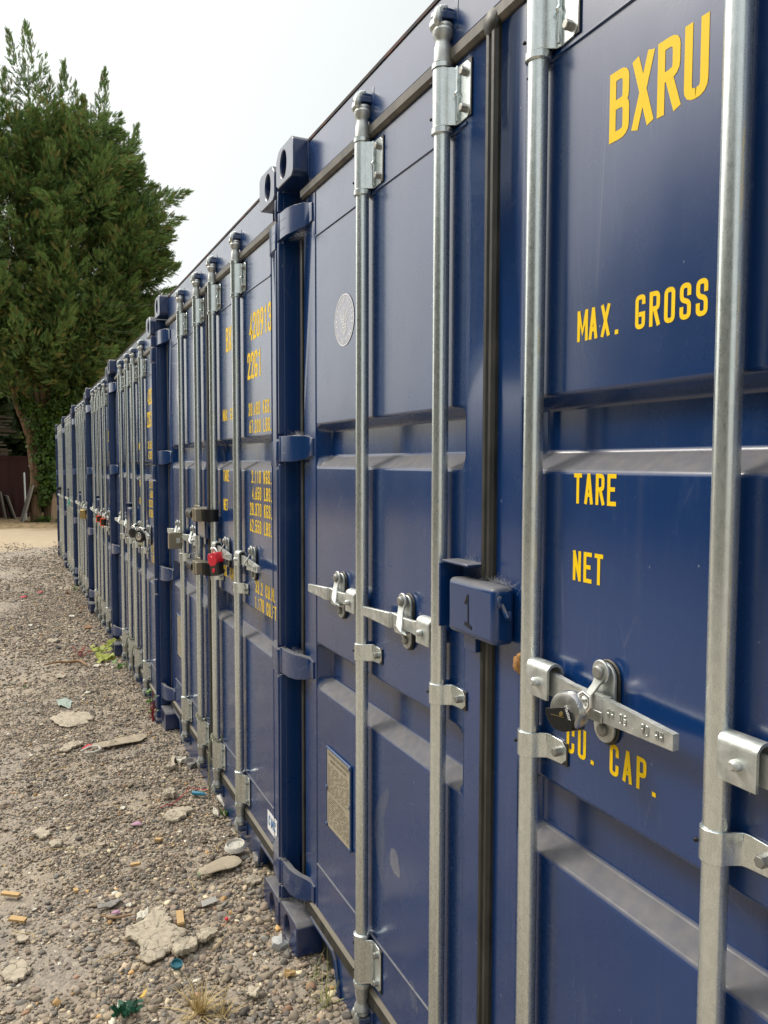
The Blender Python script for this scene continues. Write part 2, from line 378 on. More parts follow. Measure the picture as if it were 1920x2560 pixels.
def make_casting(y0, y1, z0, z1, top, far):
    mb = MB(); n = 28
    ym, zm = (y0+y1)/2, (z0+z1)/2; hy, hz = abs(y1-y0)/2, (z1-z0)/2
    ci, hr = [], []
    oy = ym+(.012 if far else -.012)
    for k in range(n):
        a = 2*math.pi*k/n; c_, s_ = math.cos(a), math.sin(a)
        sc = 1/max(abs(c_), abs(s_)); py, pz = ym+hy*c_*sc, zm+hz*s_*sc
        # worn outer corner (top outer / bottom outer)
        oyside = (1 if far else -1); ozside = 1 if top else -1
        dy, dz = (py-ym)*oyside/hy, (pz-zm)*ozside/hz
        ex = dy*hy+dz*hz-(hy+hz-.030)
        if ex > 0: py -= ex*.5*oyside; pz -= ex*.5*ozside
        ci.append((py, pz)); hr.append((oy+.031*c_*(1 if abs(s_) < .99 else 1), zm+.042*s_))
    vs = [(0, a, b) for a, b in ci]+[(0, a, b) for a, b in hr]+[(.034, a, b) for a, b in hr]+[(.162, a, b) for a, b in ci]
    fs = []
    for k in range(n):
        j = (k+1) % n; fs += [(k, j, n+j, n+k), (n+k, n+j, 2*n+j, 2*n+k), (k, 3*n+k, 3*n+j, j)]
    fs.append(tuple(3*n+k for k in range(n))); mb.add(vs, fs)
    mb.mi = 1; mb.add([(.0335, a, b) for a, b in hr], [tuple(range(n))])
    return mb

def door_mesh(mir):
    Y = (lambda y: -CW-y) if mir else (lambda y: y)
    mb = MB(); yl, yr = -.225, -1.117; ys = [-.114, yl, yl-.028, yr+.028, yr, -1.200]
    zs = [.191, .90, .931, 1.024, 1.040, 1.587, 1.618, 1.698, 1.714, 2.416]
    def X(i, j): return XR if (i in (2, 3) and j in (2, 3, 6, 7)) else XD
    vs = [(X(i, j), Y(ys[i]), zs[j]) for i in range(6) for j in range(10)]
    fs = [(i*10+j, (i+1)*10+j, (i+1)*10+j+1, i*10+j+1) for i in range(5) for j in range(9)]
    mb.add(vs, fs)
    # door edges
    per = [(ys[0], zs[j]) for j in range(10)]+[(ys[i], zs[-1]) for i in range(1, 6)]
    mb.add([(XD, Y(ys[0]), .191), (XD, Y(ys[0]), 2.416), (.11, Y(ys[0]), 2.416), (.11, Y(ys[0]), .191)], [(0, 1, 2, 3)])
    mb.add([(XD, Y(ys[5]), .191), (XD, Y(ys[5]), 2.416), (.11, Y(ys[5]), 2.416), (.11, Y(ys[5]), .191)], [(0, 1, 2, 3)])
    mb.add([(XD, Y(ys[0]), .191), (XD, Y(ys[5]), .191), (.11, Y(ys[5]), .191), (.11, Y(ys[0]), .191)], [(0, 1, 2, 3)])
    return mb, Y

def bead_mb(Y):
    b = MB()
    for z in (2.281, .334): b.tube([(XD, Y(-.227), z), (XD, Y(-.6), z+.001), (XD, Y(-1.115), z)], .0042, 6)
    b.tube([(XD+.001, Y(-.222), .192), (XD+.001, Y(-.222), 2.415)], .0035, 6)
    b.tube([(XD+.001, Y(-1.12), .192), (XD+.001, Y(-1.12), 2.415)], .0016, 5)
    return b

def hinge_mb(Y, z, up_):
    m = MB(); a, b = z-.041, z+.041
    # forged blade: runs from the pin across the post recess and bends in to the door edge
    path = [(.006, -.004), (.006, -.030), (.008, -.080), (.018, -.120), (.038, -.160), (.049, -.180), (.050, -.200)]
    z0s = [a, a, a, a+.001, a+.008, a+.016, a+.018]; z1s = [b, b, b, b, b-.001, b-.006, b-.010]
    n = len(path); vs = []
    for (x, y), p, q in zip(path, z0s, z1s):
        vs += [(x, Y(y), p), (x, Y(y), q), (x+.020, Y(y), q), (x+.020, Y(y), p)]
    fs = [(i*4+k, i*4+(k+1) % 4, (i+1)*4+(k+1) % 4, (i+1)*4+k) for i in range(n-1) for k in range(4)]+[(3, 2, 1, 0), (4*n-4, 4*n-3, 4*n-2, 4*n-1)]
    m.add(vs, fs)
    m.ring([(a-.001, .011), (b+.001, .011)], c=(.014, Y(-.010), 0), n=14)
    # raised ribs and round forging mark
    for zz in (z+.014, z-.014): m.tube([(.0068, Y(-.022), zz), (.0085, Y(-.072), zz)], .0018, 6)
    return m

def wrap_path(r, side=-1):
    pts = [(.022, .019)]
    for k in range(0, 11):
        a = R(70+k*20-0); pts.append((-r*math.sin(math.pi*k/10), r*math.cos(math.pi*k/10)))
    pts += [(.008, -r-.003), (.017, -r-.008), (.019, -r-.016), (.019, -.068), (.019, -.080)]
    return pts
def bracket_mb(z0, z1, bolts, screws, r=.0205):
    m = MB(); p = wrap_path(r); n = len(p); ins = [0]*n; ins[-1] = min(.014, (z1-z0)*.28); ins[-2] = .002
    m.strip(p, -.0035, z0, z1, ins)
    m.mi = 3; m.box(.0195, .0225, -.083, -.026, z0+.002, z1-.002)      # rubber pad behind the flange
    m.mi = 1
    for zb in bolts: m.ring([(.0195, .0085), (.0085, .0085), (.0075, .007)], c=(0, -.060, zb), n=6, axis='x')
    if len(bolts) > 1:
        m.mi = 0; m.tube([(.014, -.037, z0+.003), (.014, -.037, (z0+z1)/2-.006), (.010, -.037, (z0+z1)/2), (.014, -.037, (z0+z1)/2+.006), (.014, -.037, z1-.003)], .0035, 6)
    m.mi = 2
    for zs_ in screws:
        a = R(20); cx, cy = -(r+.0035)*math.cos(a)*.72, (r+.0035)*.74
        m.blob((cx, cy, zs_), (.0042, .0042, .0042), 1)
    return m
def fork_cam(sgn):
    """forged cam head at the end of a locking bar; sgn=+1 top, -1 bottom; z measured outward from 0"""
    m = MB(); q = lambda z: sgn*z
    pr_ = [(0, .0205), (.010, .0215), (.012, .0185), (.040, .0175), (.050, .0145), (.056, .0150), (.064, .0200), (.074, .0215), (.080, .018)]
    m.ring([(q(t), r) for t, r in pr_], n=18)
    m.blob((-.013, .009, q(.088)), (.012, .014, .016), 2, .2)
    m.blob((-.015, -.007, q(.098)), (.010, .010, .021), 2, .2)
    m.blob((.004, .019, q(.092)), (.010, .009, .016), 2, .2)
    m.blob((.002, -.002, q(.084)), (.019, .018, .010), 2, .1)
    m.blob((-.010, .017, q(.110)), (.008, .006, .010), 2, .2)
    m.tube([(-.012, .0, q(.104)), (-.006, -.004, q(.118)), (.006, -.004, q(.122))], [.009, .008, .006], 8)
    return m
def keeper_mb(sgn):
    m = MB(); q = lambda z: sgn*z
    def bx(x0, x1, y0, y1, a, b): m.box(x0, x1, y0, y1, min(q(a), q(b)), max(q(a), q(b)))
    bx(.0155, .024, -.034, .030, .072, .128)
    m.prism([(.024, -.022), (-.010, -.017), (-.019, -.006), (-.019, .010), (-.006, .020), (.024, .024)], q(.094), q(.108), 'z')
    bx(.000, .0160, -.012, .014, .108, .119)
    m.prism([(.018, q(.074)), (.018, q(.094)), (-.006, q(.094))], -.006, .008, 'y')
    m.ring([(q(.100), .008), (q(.126), .0065)], c=(-.004, .010, 0), n=12)
    return m
def handle_mb(s, letters=True):
    """s=+1 handle runs to +y, -1 to -y. origin at the bar centre, z=0 at the pivot"""
    m = MB(); S = lambda y: s*y
    # hub: a plate folded over the lever
    n = 10; path = [(.034, -.030), (.034, .010)]+[(.034-.011*(1-math.cos(math.pi*k/n)), .030+.012*math.sin(math.pi*k/n)-.012) for k in range(1, n)]+[(.012-.032-.0, .018), (-.020, -.024)]
    path = [(.016, -.022), (.016, .018)]+[(.016-.017*(1-math.cos(math.pi*k/8)), .018+.015*math.sin(math.pi*k/8)) for k in range(1, 9)]+[(-.018, -.028)]
    for (y0, y1) in ((.014, .074),):
        vs = []
        for (x, z) in path:
            for off in (0, .0045):
                vs.append((x, z, off))
        # build as plate strip in xz extruded in y
        P = path; nn = len(P); vv = []
        for i in range(nn):
            a = P[max(i-1, 0)]; b = P[min(i+1, nn-1)]; dx, dz = b[0]-a[0], b[1]-a[1]; l_ = math.hypot(dx, dz); nx, nz = -dz/l_*.0045, dx/l_*.0045
            x, z = P[i]; vv += [(x, S(y0), z), (x, S(y1), z), (x+nx, S(y1), z+nz), (x+nx, S(y0), z+nz)]
        m.add(vv, [(i*4+k, i*4+(k+1) % 4, (i+1)*4+(k+1) % 4, (i+1)*4+k) for i in range(nn-1) for k in range(4)]+[(3, 2, 1, 0), (4*nn-4, 4*nn-3, 4*nn-2, 4*nn-1)])
    # lever: tapering bar with an outward joggle
    pr_ = [(.024, .000, .020), (.080, -.001, .019), (.120, .000, .0145), (.175, -.002, .0145), (.213, -.004, .018), (.2155, -.012, .0185), (.290, -.014, .0150), (.362, -.017, .0115)]
    vs = []
    for (y, x, h_) in pr_:
        zc = -.002-.020*(y-.03)*.6
        for (ax, az) in ((-1, -1), (-1, 1), (1, 1), (1, -1)): vs.append((x+ax*.0055, S(y), zc+az*h_))
    k_ = len(pr_); m.add(vs, [(i*4+k, i*4+(k+1) % 4, (i+1)*4+(k+1) % 4, (i+1)*4+k) for i in range(k_-1) for k in range(4)]+[(3, 2, 1, 0), (4*k_-4, 4*k_-3, 4*k_-2, 4*k_-1)])
    # pivot rivet
    m.ring([(-.018, .0075), (-.026, .0075), (-.030, .0045)], c=(0, S(.046), -.001), n=14, axis='x')
    if letters:
        lm = MB(); yy = .226
        zc = -.010
        if s < 0:
            y_ = -.226
            for ch in "HH 05 . 90 HH":
                if ch in GL:
                    for st in GL[ch]:
                        lm.tube([(-.0186-.036*(abs(y_)-.226), y_-a*.013, -.002-.012*(abs(y_)-.03)-.006+.013*b) for a, b in st], .0010, 4)
                y_ -= .0094
        m.v_off = len(m.v); m.add(lm.v, lm.f)
    return m
def catch_mb(s):
    """retainer plate on the door with its swinging hasp; same origin as the handle"""
    m = MB(); y = .182; S = lambda a: s*a
    def stadium(r, z0, z1, n=8):
        p = [(S(y)+r*math.cos(math.pi*k/n), z1+r*math.sin(math.pi*k/n)) for k in range(n+1)]
        return p+[(S(y)-r*math.cos(math.pi*k/n), z0-r*math.sin(math.pi*k/n)) for k in range(n+1)]
    m.mi = 1; m.prism(stadium(.0275, -.045, .036), .018, .0225)           # dark gasket behind the plate
    m.mi = 0; m.prism(stadium(.0235, -.045, .036), .0115, .0175)
    m.box(-.006, .0115, min(S(y-.020), S(y+.020)), max(S(y-.020), S(y+.020)), -.030, -.024)   # shelf the lever rests on
    m.box(-.010, -.004, min(S(y-.020), S(y+.020)), max(S(y-.020), S(y+.020)), -.030, -.012)
    # swinging hasp
    hp = [(.006, .186, .046), (.002, .182, .030), (-.006, .172, .010), (-.013, .162, -.006), (-.017, .152, -.016), (-.010, .140, -.020)]
    vs = []
    for i, (x, yy, z) in enumerate(hp):
        wd = .015 if i < 4 else .012
        for k in (-1, 1):
            for t in (0, .005): vs.append((x-t, S(yy+k*wd*.85), z+k*wd*.35))
    n = len(hp); m.add(vs, sum([[(i*4, i*4+1, i*4+5, i*4+4), (i*4+1, i*4+3, i*4+7, i*4+5), (i*4+3, i*4+2, i*4+6, i*4+7), (i*4+2, i*4, i*4+4, i*4+6)] for i in range(n-1)], [])+[(0, 2, 3, 1), (4*n-4, 4*n-3, 4*n-1, 4*n-2)])
    m.ring([(.006, .019), (.001, .019)], c=(0, S(.184), .046), n=18, axis='x')
    m.mi = 2
    m.ring([(.002, .0115), (-.004, .0115), (-.0075, .009)], c=(0, S(.184), .046), n=18, axis='x')
    m.ring([(.012, .0100), (.006, .0100), (.0035, .007)], c=(0, S(y), -.048), n=18, axis='x')
    return m

def lettering(parent, lines, name='lettering'):
    for (txt, y, z, H, adv) in lines:
        for word in txt.split():
            mb = MB(); y = text_run(mb, word, y, z, H, adv, XD-.0005)-adv; mb.build(name, YELLOW, parent, smooth=0)

def make_container():
    root = empty('shipping_container')
    # castings
    for far in (1, 0):
        for top in (1, 0):
            y0, y1 = (0, -.178) if far else (-CW, -CW+.178)
            z0, z1 = (CH-.118, CH) if top else (0, .118)
            make_casting(y0, y1, z0, z1, top, far).build('corner_casting', [CAST, DARK], root, bevel=.004)
    # posts: outer wall of the channel, broken at the hinges, and the inner back
    for mir in (0, 1):
        Y = (lambda y: -CW-y) if mir else (lambda y: y)
        m = MB()
        cuts = sorted([(z-.047, z+.047) for z in HZS]); z = .119
        for a, b in cuts+[(CH-.1185, 0)]:
            y0, y1 = sorted((Y(-.001), Y(-.011)))
            if a-z > .01: m.box(.003, .075, y0, y1, z+.002, a-.002)
            z = b
        y0, y1 = sorted((Y(-.012), Y(-.20)))
        m.box(.072, .16, y0, y1, .119, CH-.1185)
        y0, y1 = sorted((Y(-.002), Y(-.0115)))
        m.box(.020, .071, y0, y1, .119, CH-.119)
        m.build('corner_post', PAINT2, root, bevel=.003)
        # side seal between post and door
        m = MB(); y0, y1 = sorted((Y(-.066), Y(-.113)))
        m.box(.060, .072, y0, y1, .192, 2.415); y0, y1 = sorted((Y(-.080), Y(-.098))); m.box(.053, .060, y0, y1, .192, 2.415)
        m.build('side_seal', RUBBER, root, bevel=.002)
        # door
        db, YY = door_mesh(mir); d = db.build('door', PAINT, root, bevel=.006, seg=3, weld=True)
        bead_mb(YY).build('weld_seam', PAINT2, d)
        for hz_ in HZS: hinge_mb(YY, hz_, 1).build('hinge', PAINT2, d, bevel=.003)
        if mir: near = d
        else: fard = d
    # header, top edge, sill
    m = MB(); m.box(.049, .10, -CW+.178, -.178, 2.452, 2.572); m.box(.045, .05, -.182, -.178, 2.473, 2.575); m.build('header', PAINT, root, bevel=.004)
    m = MB(); m.box(.046, .16, -CW+.178, -.178, 2.5725, 2.581); m.build('roof_edge', RUST, root)
    m = MB()
    nt_ = [(-.179, .141), (-CW+.179, .141), (-CW+.179, .132), (-CW+.38, .132), (-CW+.42, .02), (-CW+.42, -.15), (-.42, -.15), (-.42, .02), (-.38, .132), (-.179, .132)]
    m.prism(nt_, .054, .085); m.build('sill', PAINT2, root, bevel=.002)
    for Y in ((lambda y: y), (lambda y: -CW-y)):
        m = MB(); m.tube([(.050, Y(-.18), .136), (.050, Y(-.375), .134), (.050, Y(-.392), .118), (.050, Y(-.424), .02), (.050, Y(-.426), -.08)], .0065, 8); m.build('tunnel_lip', PAINT2, root)
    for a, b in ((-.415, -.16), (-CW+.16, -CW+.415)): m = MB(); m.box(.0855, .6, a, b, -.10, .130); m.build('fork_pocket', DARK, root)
    # seals
    m = MB()
    m.prism([(.072, 2.417), (.050, 2.417), (.042, 2.424), (.041, 2.443), (.049, 2.4515), (.072, 2.4515)], -.120, -CW+.120, 'y')
    m.build('head_seal', TOPSEAL, root, smooth=20)
    m = MB(); m.prism([(.072, .142), (.052, .142), (.044, .150), (.046, .180), (.055, .190), (.072, .190)], -.120, -CW+.120, 'y'); m.build('foot_seal', RUBBER, root, smooth=20)
    for (a, b) in ((-1.202, -1.2195), (-1.2215, -1.238)):
        m = MB(); m.prism([(.075, a), (.048, a), (.040, a*.7+b*.3), (.041, a*.3+b*.7), (.048, b), (.075, b)], .1925, 2.412, 'z')
        if b < -1.23: m.blob((.046, -1.219, 2.424), (.013, .026, .026), 2)
        m.build('centre_seal', RUBBER, root, smooth=20)
    # body behind the doors
    for mir in (0, 1):
        Y = (lambda y: -CW-y) if mir else (lambda y: y)
        m = MB(); xs = [.165]; ds = [-.006]
        x = .19
        while x < CL-.25:
            xs += [x, x+.068, x+.068+.068, x+.136+.068]; ds += [-.004, -.04, -.04, -.004]; x += .276
        xs += [CL-.1]; ds += [-.006]
        vs = sum([[(a, Y(b), .16), (a, Y(b), 2.50)] for a, b in zip(xs, ds)], [])
        m.add(vs, [(2*i, 2*i+2, 2*i+3, 2*i+1) for i in range(len(xs)-1)])
        y0, y1 = sorted((Y(0), Y(-.06))); m.box(.165, CL-.18, y0, y1, 0.0, .158); m.box(.165, CL-.18, y0, y1, 2.502, 2.58)
        m.build('side_wall', PAINT2, root)
    m = MB(); m.box(.162, CL, -CW+.062, -.062, 2.545, 2.572); m.build('roof', PAINT2, root)
    m = MB(); m.box(CL-.06, CL, -CW+.01, -.01, .01, 2.54); m.build('back_wall', PAINT2, root)
    # locking bars
    for i, (yb, s) in enumerate(BARS):
        m = MB(); m.ring([(.17, .0168), (1.3, .0168), (2.43, .0168)], n=24)
        if i: m.ring([(.17, .0172), (2.40, .0172)], n=24)
        b = m.build('locking_bar', GALV, root, loc=(.032, yb, 0))
        for j, (z0, z1) in enumerate(((2.289, 2.404), (.208, .328))):
            k = bracket_mb(z0, z1, (z0+.022, z1-.022), (z0+.022, z1-.022)).build('bearing_bracket', [GALV, BOLT, SCREW, RUBBER], b, bevel=.0015)
            c = MB(); c.ring([(z0-.015, .0195), (z0-.013, .0225), (z0-.002, .0225)], n=22); c.build('collar', GALV, b); c = MB(); c.ring([(z1+.002, .0225), (z1+.011, .0225), (z1+.013, .0195)], n=22)
            c.build('collar', GALV, b)
        bracket_mb(1.083, 1.127, (1.105,), (1.105,)).build('guide_clamp', [GALV, BOLT, SCREW, RUBBER], b, bevel=.0015)
        fork_cam(1).build('cam', ZINC, b, loc=(0, 0, 2.408)); fork_cam(-1).build('cam', ZINC, b, loc=(0, 0, .202))
        handle_mb(s).build('handle', ZINC, b, bevel=.002, loc=(0, 0, 1.229))
        catch_mb(s).build('handle_catch', [ZINC, RUBBER, BOLT], b, bevel=.0015, loc=(0, 0, 1.229))
        keeper_mb(1).build('cam_keeper', PAINT2, root, bevel=.003, loc=(.032, yb, 2.408))
        keeper_mb(-1).build('cam_keeper', PAINT2, root, bevel=.003, loc=(.032, yb, .202))
    # lock box over the joint of the doors
    m = MB(); m.box(.006, .054, -1.308, -1.134, 1.260, 1.370)
    lb = m.build('lock_box', PAINT2, near, bevel=.012, seg=4)
    m = MB(); m.tube([(.022, -1.309, 1.338), (.022, -1.322, 1.325), (.024, -1.325, 1.318), (.030, -1.322, 1.312), (.034, -1.318, 1.326)], .0042, 8)
    m.blob((.016, -1.311, 1.345), (.006, .005, .012), 2, .5); m.build('hook', PAINT2, lb)
    m = MB(); m.box(.010, .0545, -1.205, -1.100, 1.396, 1.401); m.box(.004, .0545, -1.1045, -1.0995, 1.262, 1.3955)
    m.box(.030, .0545, -1.205, -1.160, 1.225, 1.258); m.build('lock_staple', PAINT2, fard, bevel=.0015)
    # data plate
    pl = MB(); pl.box(XD-.004, XD-.0005, -.506, -.322, .502, .742); P = pl.build('data_plate', PLATE, fard, bevel=.001)
    ed = MB(); x = XD-.004
    ed.tube([(x, -.322, .744), (x, -.508, .744)], .0038, 6); ed.tube([(x, -.508, .744), (x, -.508, .500)], .0034, 6); ed.tube([(x, -.320, .744), (x, -.320, .505)], .0018, 6)
    for yy, zz in ((-.506, .740), (-.507, .628), (-.508, .505), (-.322, .62), (-.322, .506)): ed.blob((x-.002, yy, zz), (.004, .0055, .0075), 2)
    ed.build('sealant', mat('blue_sealant', (.05, .09, .19), .35), P)
    tx = MB(); xx = XD-.0046
    font_text(tx, "APPROVED FOR TRANSPORT", .0128, lambda a, b: (xx, -.330-a, .722+b))
    font_text(tx, "UNDER CUSTOMS SEAL", .0128, lambda a, b: (xx, -.345-a, .706+b))
    font_text(tx, "CSC SAFETY APPROVAL", .0118, lambda a, b: (xx, -.340-a, .592+b))
    z = .694
    rr = random.Random(3)
    while z > .512:
        if not .588 < z < .606:
            y = -.330
            while y > -.492:
                l_ = rr.uniform(.008, .03); y2 = max(y-l_, -.497)
                tx.add([(xx, y, z), (xx, y2, z), (xx, y2, z+.0022), (xx, y, z+.0022)], [(0, 1, 2, 3)]); y = y2-rr.uniform(.003, .02)
        z -= .0068
    tx.build('plate_print', INK, P, smooth=0)
    # classification emblem
    cy, cz, rad = -.455, 1.995, .070; n = 40
    m = MB(); x = XD-.0010
    m.add([(x, cy+rad*math.cos(2*math.pi*k/n), cz+rad*math.sin(2*math.pi*k/n)) for k in range(n)], [tuple(range(n))]); em = m.build('emblem', PALEBLUE, fard, smooth=0)
    m = MB(); x = XD-.0016
    circ = [(rad*math.cos(2*math.pi*k/n), rad*math.sin(2*math.pi*k/n)) for k in range(n+1)]
    stroke(m, circ, .0028, lambda a, b: (x, cy-a, cz+b))
    def arc_text(t, a0, a1, rr_, inv):
        for i, ch in enumerate(t):
            a = a0+(a1-a0)*i/(len(t)-1)
            if ch not in GL: continue
            ca, sa = math.cos(a), math.sin(a)
            for k, st in enumerate(GL[ch]):
                H = .0115
                def PP(px, py):
                    u, v = (px-.17)*H*1.05, (py-.5)*H
                    if inv: ux, uy, vx, vy = -sa, ca, -ca, -sa
                    else: ux, uy, vx, vy = sa, -ca, ca, sa
                    return (x-.00005*k, cy-(ca*rr_+ux*u+vx*v), cz+(sa*rr_+uy*u+vy*v))
                stroke(m, st, .16, PP)
    arc_text("AMERICAN BUREAU", R(192), R(-12), .058, False)
    arc_text("OF SHIPPING", R(218), R(322), .058, True)
    # eagle on a shield, drawn as strokes
    for st in ([(-.03, .022), (-.018, .006), (-.004, .0)], [(-.032, .016), (-.018, -.002), (-.004, -.006)], [(-.026, .028), (-.012, .014), (-.003, .006)],
               [(.03, .024), (.018, .010), (.004, .0)], [(.033, .016), (.02, .0), (.006, -.006)], [(.026, .03), (.012, .016), (.003, .006)],
               [(0, .026), (.001, .01), (-.002, -.01)], [(-.008, .03), (0, .034), (.006, .028)], [(-.012, -.012), (-.012, -.028), (0, -.042), (.012, -.028), (.012, -.012), (-.012, -.012)],
               [(-.012, -.02), (.012, -.02)], [(-.004, -.02), (-.004, -.036)], [(.004, -.02), (.004, -.036)], [(-.022, -.02), (-.016, -.034)], [(.022, -.02), (.016, -.034)]):
        stroke(m, st, .0026, lambda a, b: (x-.0001, cy-a, cz+b))
    m.build('emblem_print', WHITE, em, smooth=0)
    # maker's sticker
    m = MB(); m.box(XD-.0012, XD-.0004, -2.248, -2.130, .228, .302); st = m.build('sticker', WHITE, near)
    m = MB()
    for i, ch in enumerate("CIMC"):
        for k, s_ in enumerate(GL[ch]):
            yy = -2.146-[0, .026, .036, .066][i]
            stroke(m, s_, .17, lambda a, b: (XD-.0016-.00005*k, yy-a*.045-(b*.006), .252+b*.034))
    m.build('sticker_print', LOGOBLUE, st, smooth=0)
    return root, near, fard

proto, near_door, far_door = make_container()
COMMON = [("BXRU", -1.543, 2.089, .103, .0505), ("MAX. GROSS", -1.474, 1.797, .050, .0292), ("TARE", -1.472, 1.533, .050, .0275),
          ("NET", -1.473, 1.405, .050, .0272), ("CU. CAP.", -1.464, 1.110, .050, .0300),
          ("22G1", -1.890, 1.940, .103, .0505), ("30.480 KGS.", -1.903, 1.797, .050, .0300), ("67.200 LBS.", -1.912, 1.730, .050, .0296),
          ("2.110 KGS.", -1.938, 1.536, .050, .0296), ("4.650 LBS.", -1.944, 1.472, .050, .0293), ("28.370 KGS.", -1.912, 1.409, .050, .0296),
          ("62.550 LBS.", -1.910, 1.344, .050, .0296), ("33.2 CU.M.", -1.982, 1.110, .050, .0300), ("1.170 CU.FT.", -1.974, 1.046, .050, .0282)]
lettering(near_door, COMMON)
NUM = MB(); text_run(NUM, "420913", -1.922, 2.087, .103, .0505, XD-.0005); num_me = NUM.build('serial_number', YELLOW, None, smooth=0)
NUM2 = MB(); text_run(NUM2, "4202", -1.922, 2.087, .103, .0505, XD-.0005); num2_me = NUM2.build('serial_number', YELLOW, None, smooth=0)
mk = MB(); mx = .0052
mk.tube([(mx, -1.205, 1.325), (mx, -1.2155, 1.344)], .0030, 6); mk.tube([(mx, -1.2155, 1.344), (mx, -1.2170, 1.286)], .0022, 6); mk.tube([(mx, -1.204, 1.287), (mx, -1.230, 1.281)], .0036, 6)
one_me = mk.build('marker_numeral', MARKER, None)
for v in one_me.data.vertices: v.co.x = mx+(v.co.x-mx)*.1

PITCH = 2.4631
DZ = [0, -.016, -.108, -.145, -.181, -.218, -.254]; DX = [0, .003, -.020, -.020, -.020, -.020, -.020]
LAB = ["nearest blue container, big yellow BXRU and MAX. GROSS letters, 1 on lock box",
       "blue container reading 420913 and 22G1 in yellow, red and black padlock on its third bar",
       "third blue container from the camera, two round disc padlocks on its bars",
       "fourth blue container from the camera, two orange and black padlocks hanging on it",
       "fifth blue container from the camera, brass padlock on its last bar",
       "sixth blue container from the camera, tuft of green twine on a handle",
       "farthest blue container, at the end of the row beside the ivy-covered trunks"]
CONT = []
for i in range(7):
    c = proto if i == 0 else copy_tree(proto)
    c.location = (DX[i], i*PITCH, DZ[i]); tag(c, LAB[i], 'shipping container', 'blue shipping containers in a row'); CONT.append(c)
def find(c, name):
    return [k for k in c.children if k.name.split('.')[0] == name]
def near_of(c): return [d for d in find(c, 'door') if any(k.name.startswith('lock_box') for k in d.children)][0]
num_me.parent = near_of(CONT[1]); num2_me.parent = near_of(CONT[2])
one_me.parent = [k for k in near_of(CONT[0]).children if k.name.startswith('lock_box')][0]
one_me.parent = near_of(CONT[0])
for i, d in ((1, num_me), (2, num2_me)): d['label'] = 'large yellow serial number on the door'
def at(i, x, y, z): return (DX[i]+x, i*PITCH+y, DZ[i]+z)

# pale scuffs on the nearest far-side door
def scuff_mat(name, a_, c_):
    m = mat(name, c_, .8, spec=.1); q = NB(m); n_ = q.ramp(q.noise(q.coord((1, 3, 1)), 30, 5, .7), [(.3, a_*.35), (.7, a_)]); q.set('Alpha', n_); return m
fd0 = [d for d in find(CONT[0], 'door') if d != near_of(CONT[0])][0]
for poly, sm in (([(-0.757, 0.784), (-0.7, 0.736), (-0.672, 0.693), (-0.663, 0.625), (-0.685, 0.553), (-0.717, 0.491), (-0.73, 0.61), (-0.724, 0.696), (-0.757, 0.753)], scuff_mat('faint_scuff', .20, (.30, .30, .30))), ([(-0.763, 0.629), (-0.802, 0.638), (-0.827, 0.572), (-0.778, 0.572), (-0.758, 0.596)], scuff_mat('pale_scuff', .55, (.34, .34, .36))), ([(-0.875, 0.355), (-0.902, 0.354), (-0.925, 0.289), (-0.899, 0.285), (-0.871, 0.314)], scuff_mat('faint_scuff', .16, (.30, .30, .30)))):
    m = MB(); pl_ = fil(poly, .02, True, 3)[:-1]; m.add([(XD-.0006, a, b) for a, b in pl_], [tuple(range(len(pl_)))]); m.build('scuff', sm, fd0, smooth=0)

# ------------------------------------------------------------------ padlocks
def disc_lock(name, loc, label, body, face, r=.034, th=.020, tilt=(0, 0, 0)):
    o = empty(name, loc); o.rotation_euler = tilt
    m = MB(); m.ring([(th*.5, r*.75), (th*.4, r*.95), (th*.15, r), (-th*.15, r), (-th*.4, r*.94), (-th*.5, r*.80), (-th*.5, r*.3)], n=40, axis='x'); m.build('body', body, o, smooth=30)
    m = MB(); m.tube([(.004, -.7*r*math.cos(a), .55*r+.75*r*math.sin(a)) for a in [math.pi*k/10 for k in range(11)]], .0048, 10); m.build('shackle', STEEL, o)
    if face:
        m = MB(); m.ring([(-th*.5-.001, r*.62), (-th*.5-.003, r*.60), (-th*.5-.004, r*.5)], n=30, axis='x'); m.ring([(-th*.5-.004, r*.26), (-th*.5-.009, r*.24)], n=20, axis='x'); m.build('key_face', face, o, smooth=30)
    return tag(o, label, 'padlock')
# the big round one on the nearest container: steel shroud over a black core
o = empty('padlock', at(0, -.012, -1.556, 1.216)); o.rotation_euler = (0, R(10), R(20)); o.scale = (.95, .88, .88)
m = MB(); m.ring([(.017, .022), (.016, .029), (.010, .0335), (0, .0350), (-.010, .0335), (-.0165, .029), (-.018, .022), (-.018, .004)], n=48, axis='x'); m.build('body', STEEL, o, smooth=40)
m = MB()
pp = [(.037*math.cos(a), .037*math.sin(a)-.000) for a in [R(200+k*10) for k in range(13)]]
poly = [(.036, -.003), (.024, -.001), (.008, .004), (-.008, .006), (-.018, .000), (-.0235, -.012), (-.021, -.024)]+[(.036*math.cos(a), .036*math.sin(a)) for a in [R(235+k*11) for k in range(12)]]
m.prism(poly, -.0215, .0195); m.build('key_core', BLACK, o, bevel=.0015)
m = MB(); m.ring([(-.0215, .0042), (-.0232, .0036)], c=(0, .002, -.006), n=16, axis='x'); m.box(-.0225, -.0214, -.004, .022, -.0115, -.0105); m.build('keyhole', BRASS, o)
m = MB(); ca, sa = math.cos(R(-62)), math.sin(R(-62))
font_text(m, "Master", .0098, lambda a, b: (-.0223, -(-.002+0)-(ca*a-sa*b)-.004, .009+(sa*a+ca*b))); m.build('lock_print', WHITE, o, smooth=0)
m = MB(); m.tube([(0, -.016*1.0+.004, .026+.0), (0, -.024, .036), (0, -.036, .030), (0, -.038, .014), (0, -.030, .002)], .0045, 10); m.build('shackle', STEEL, o)
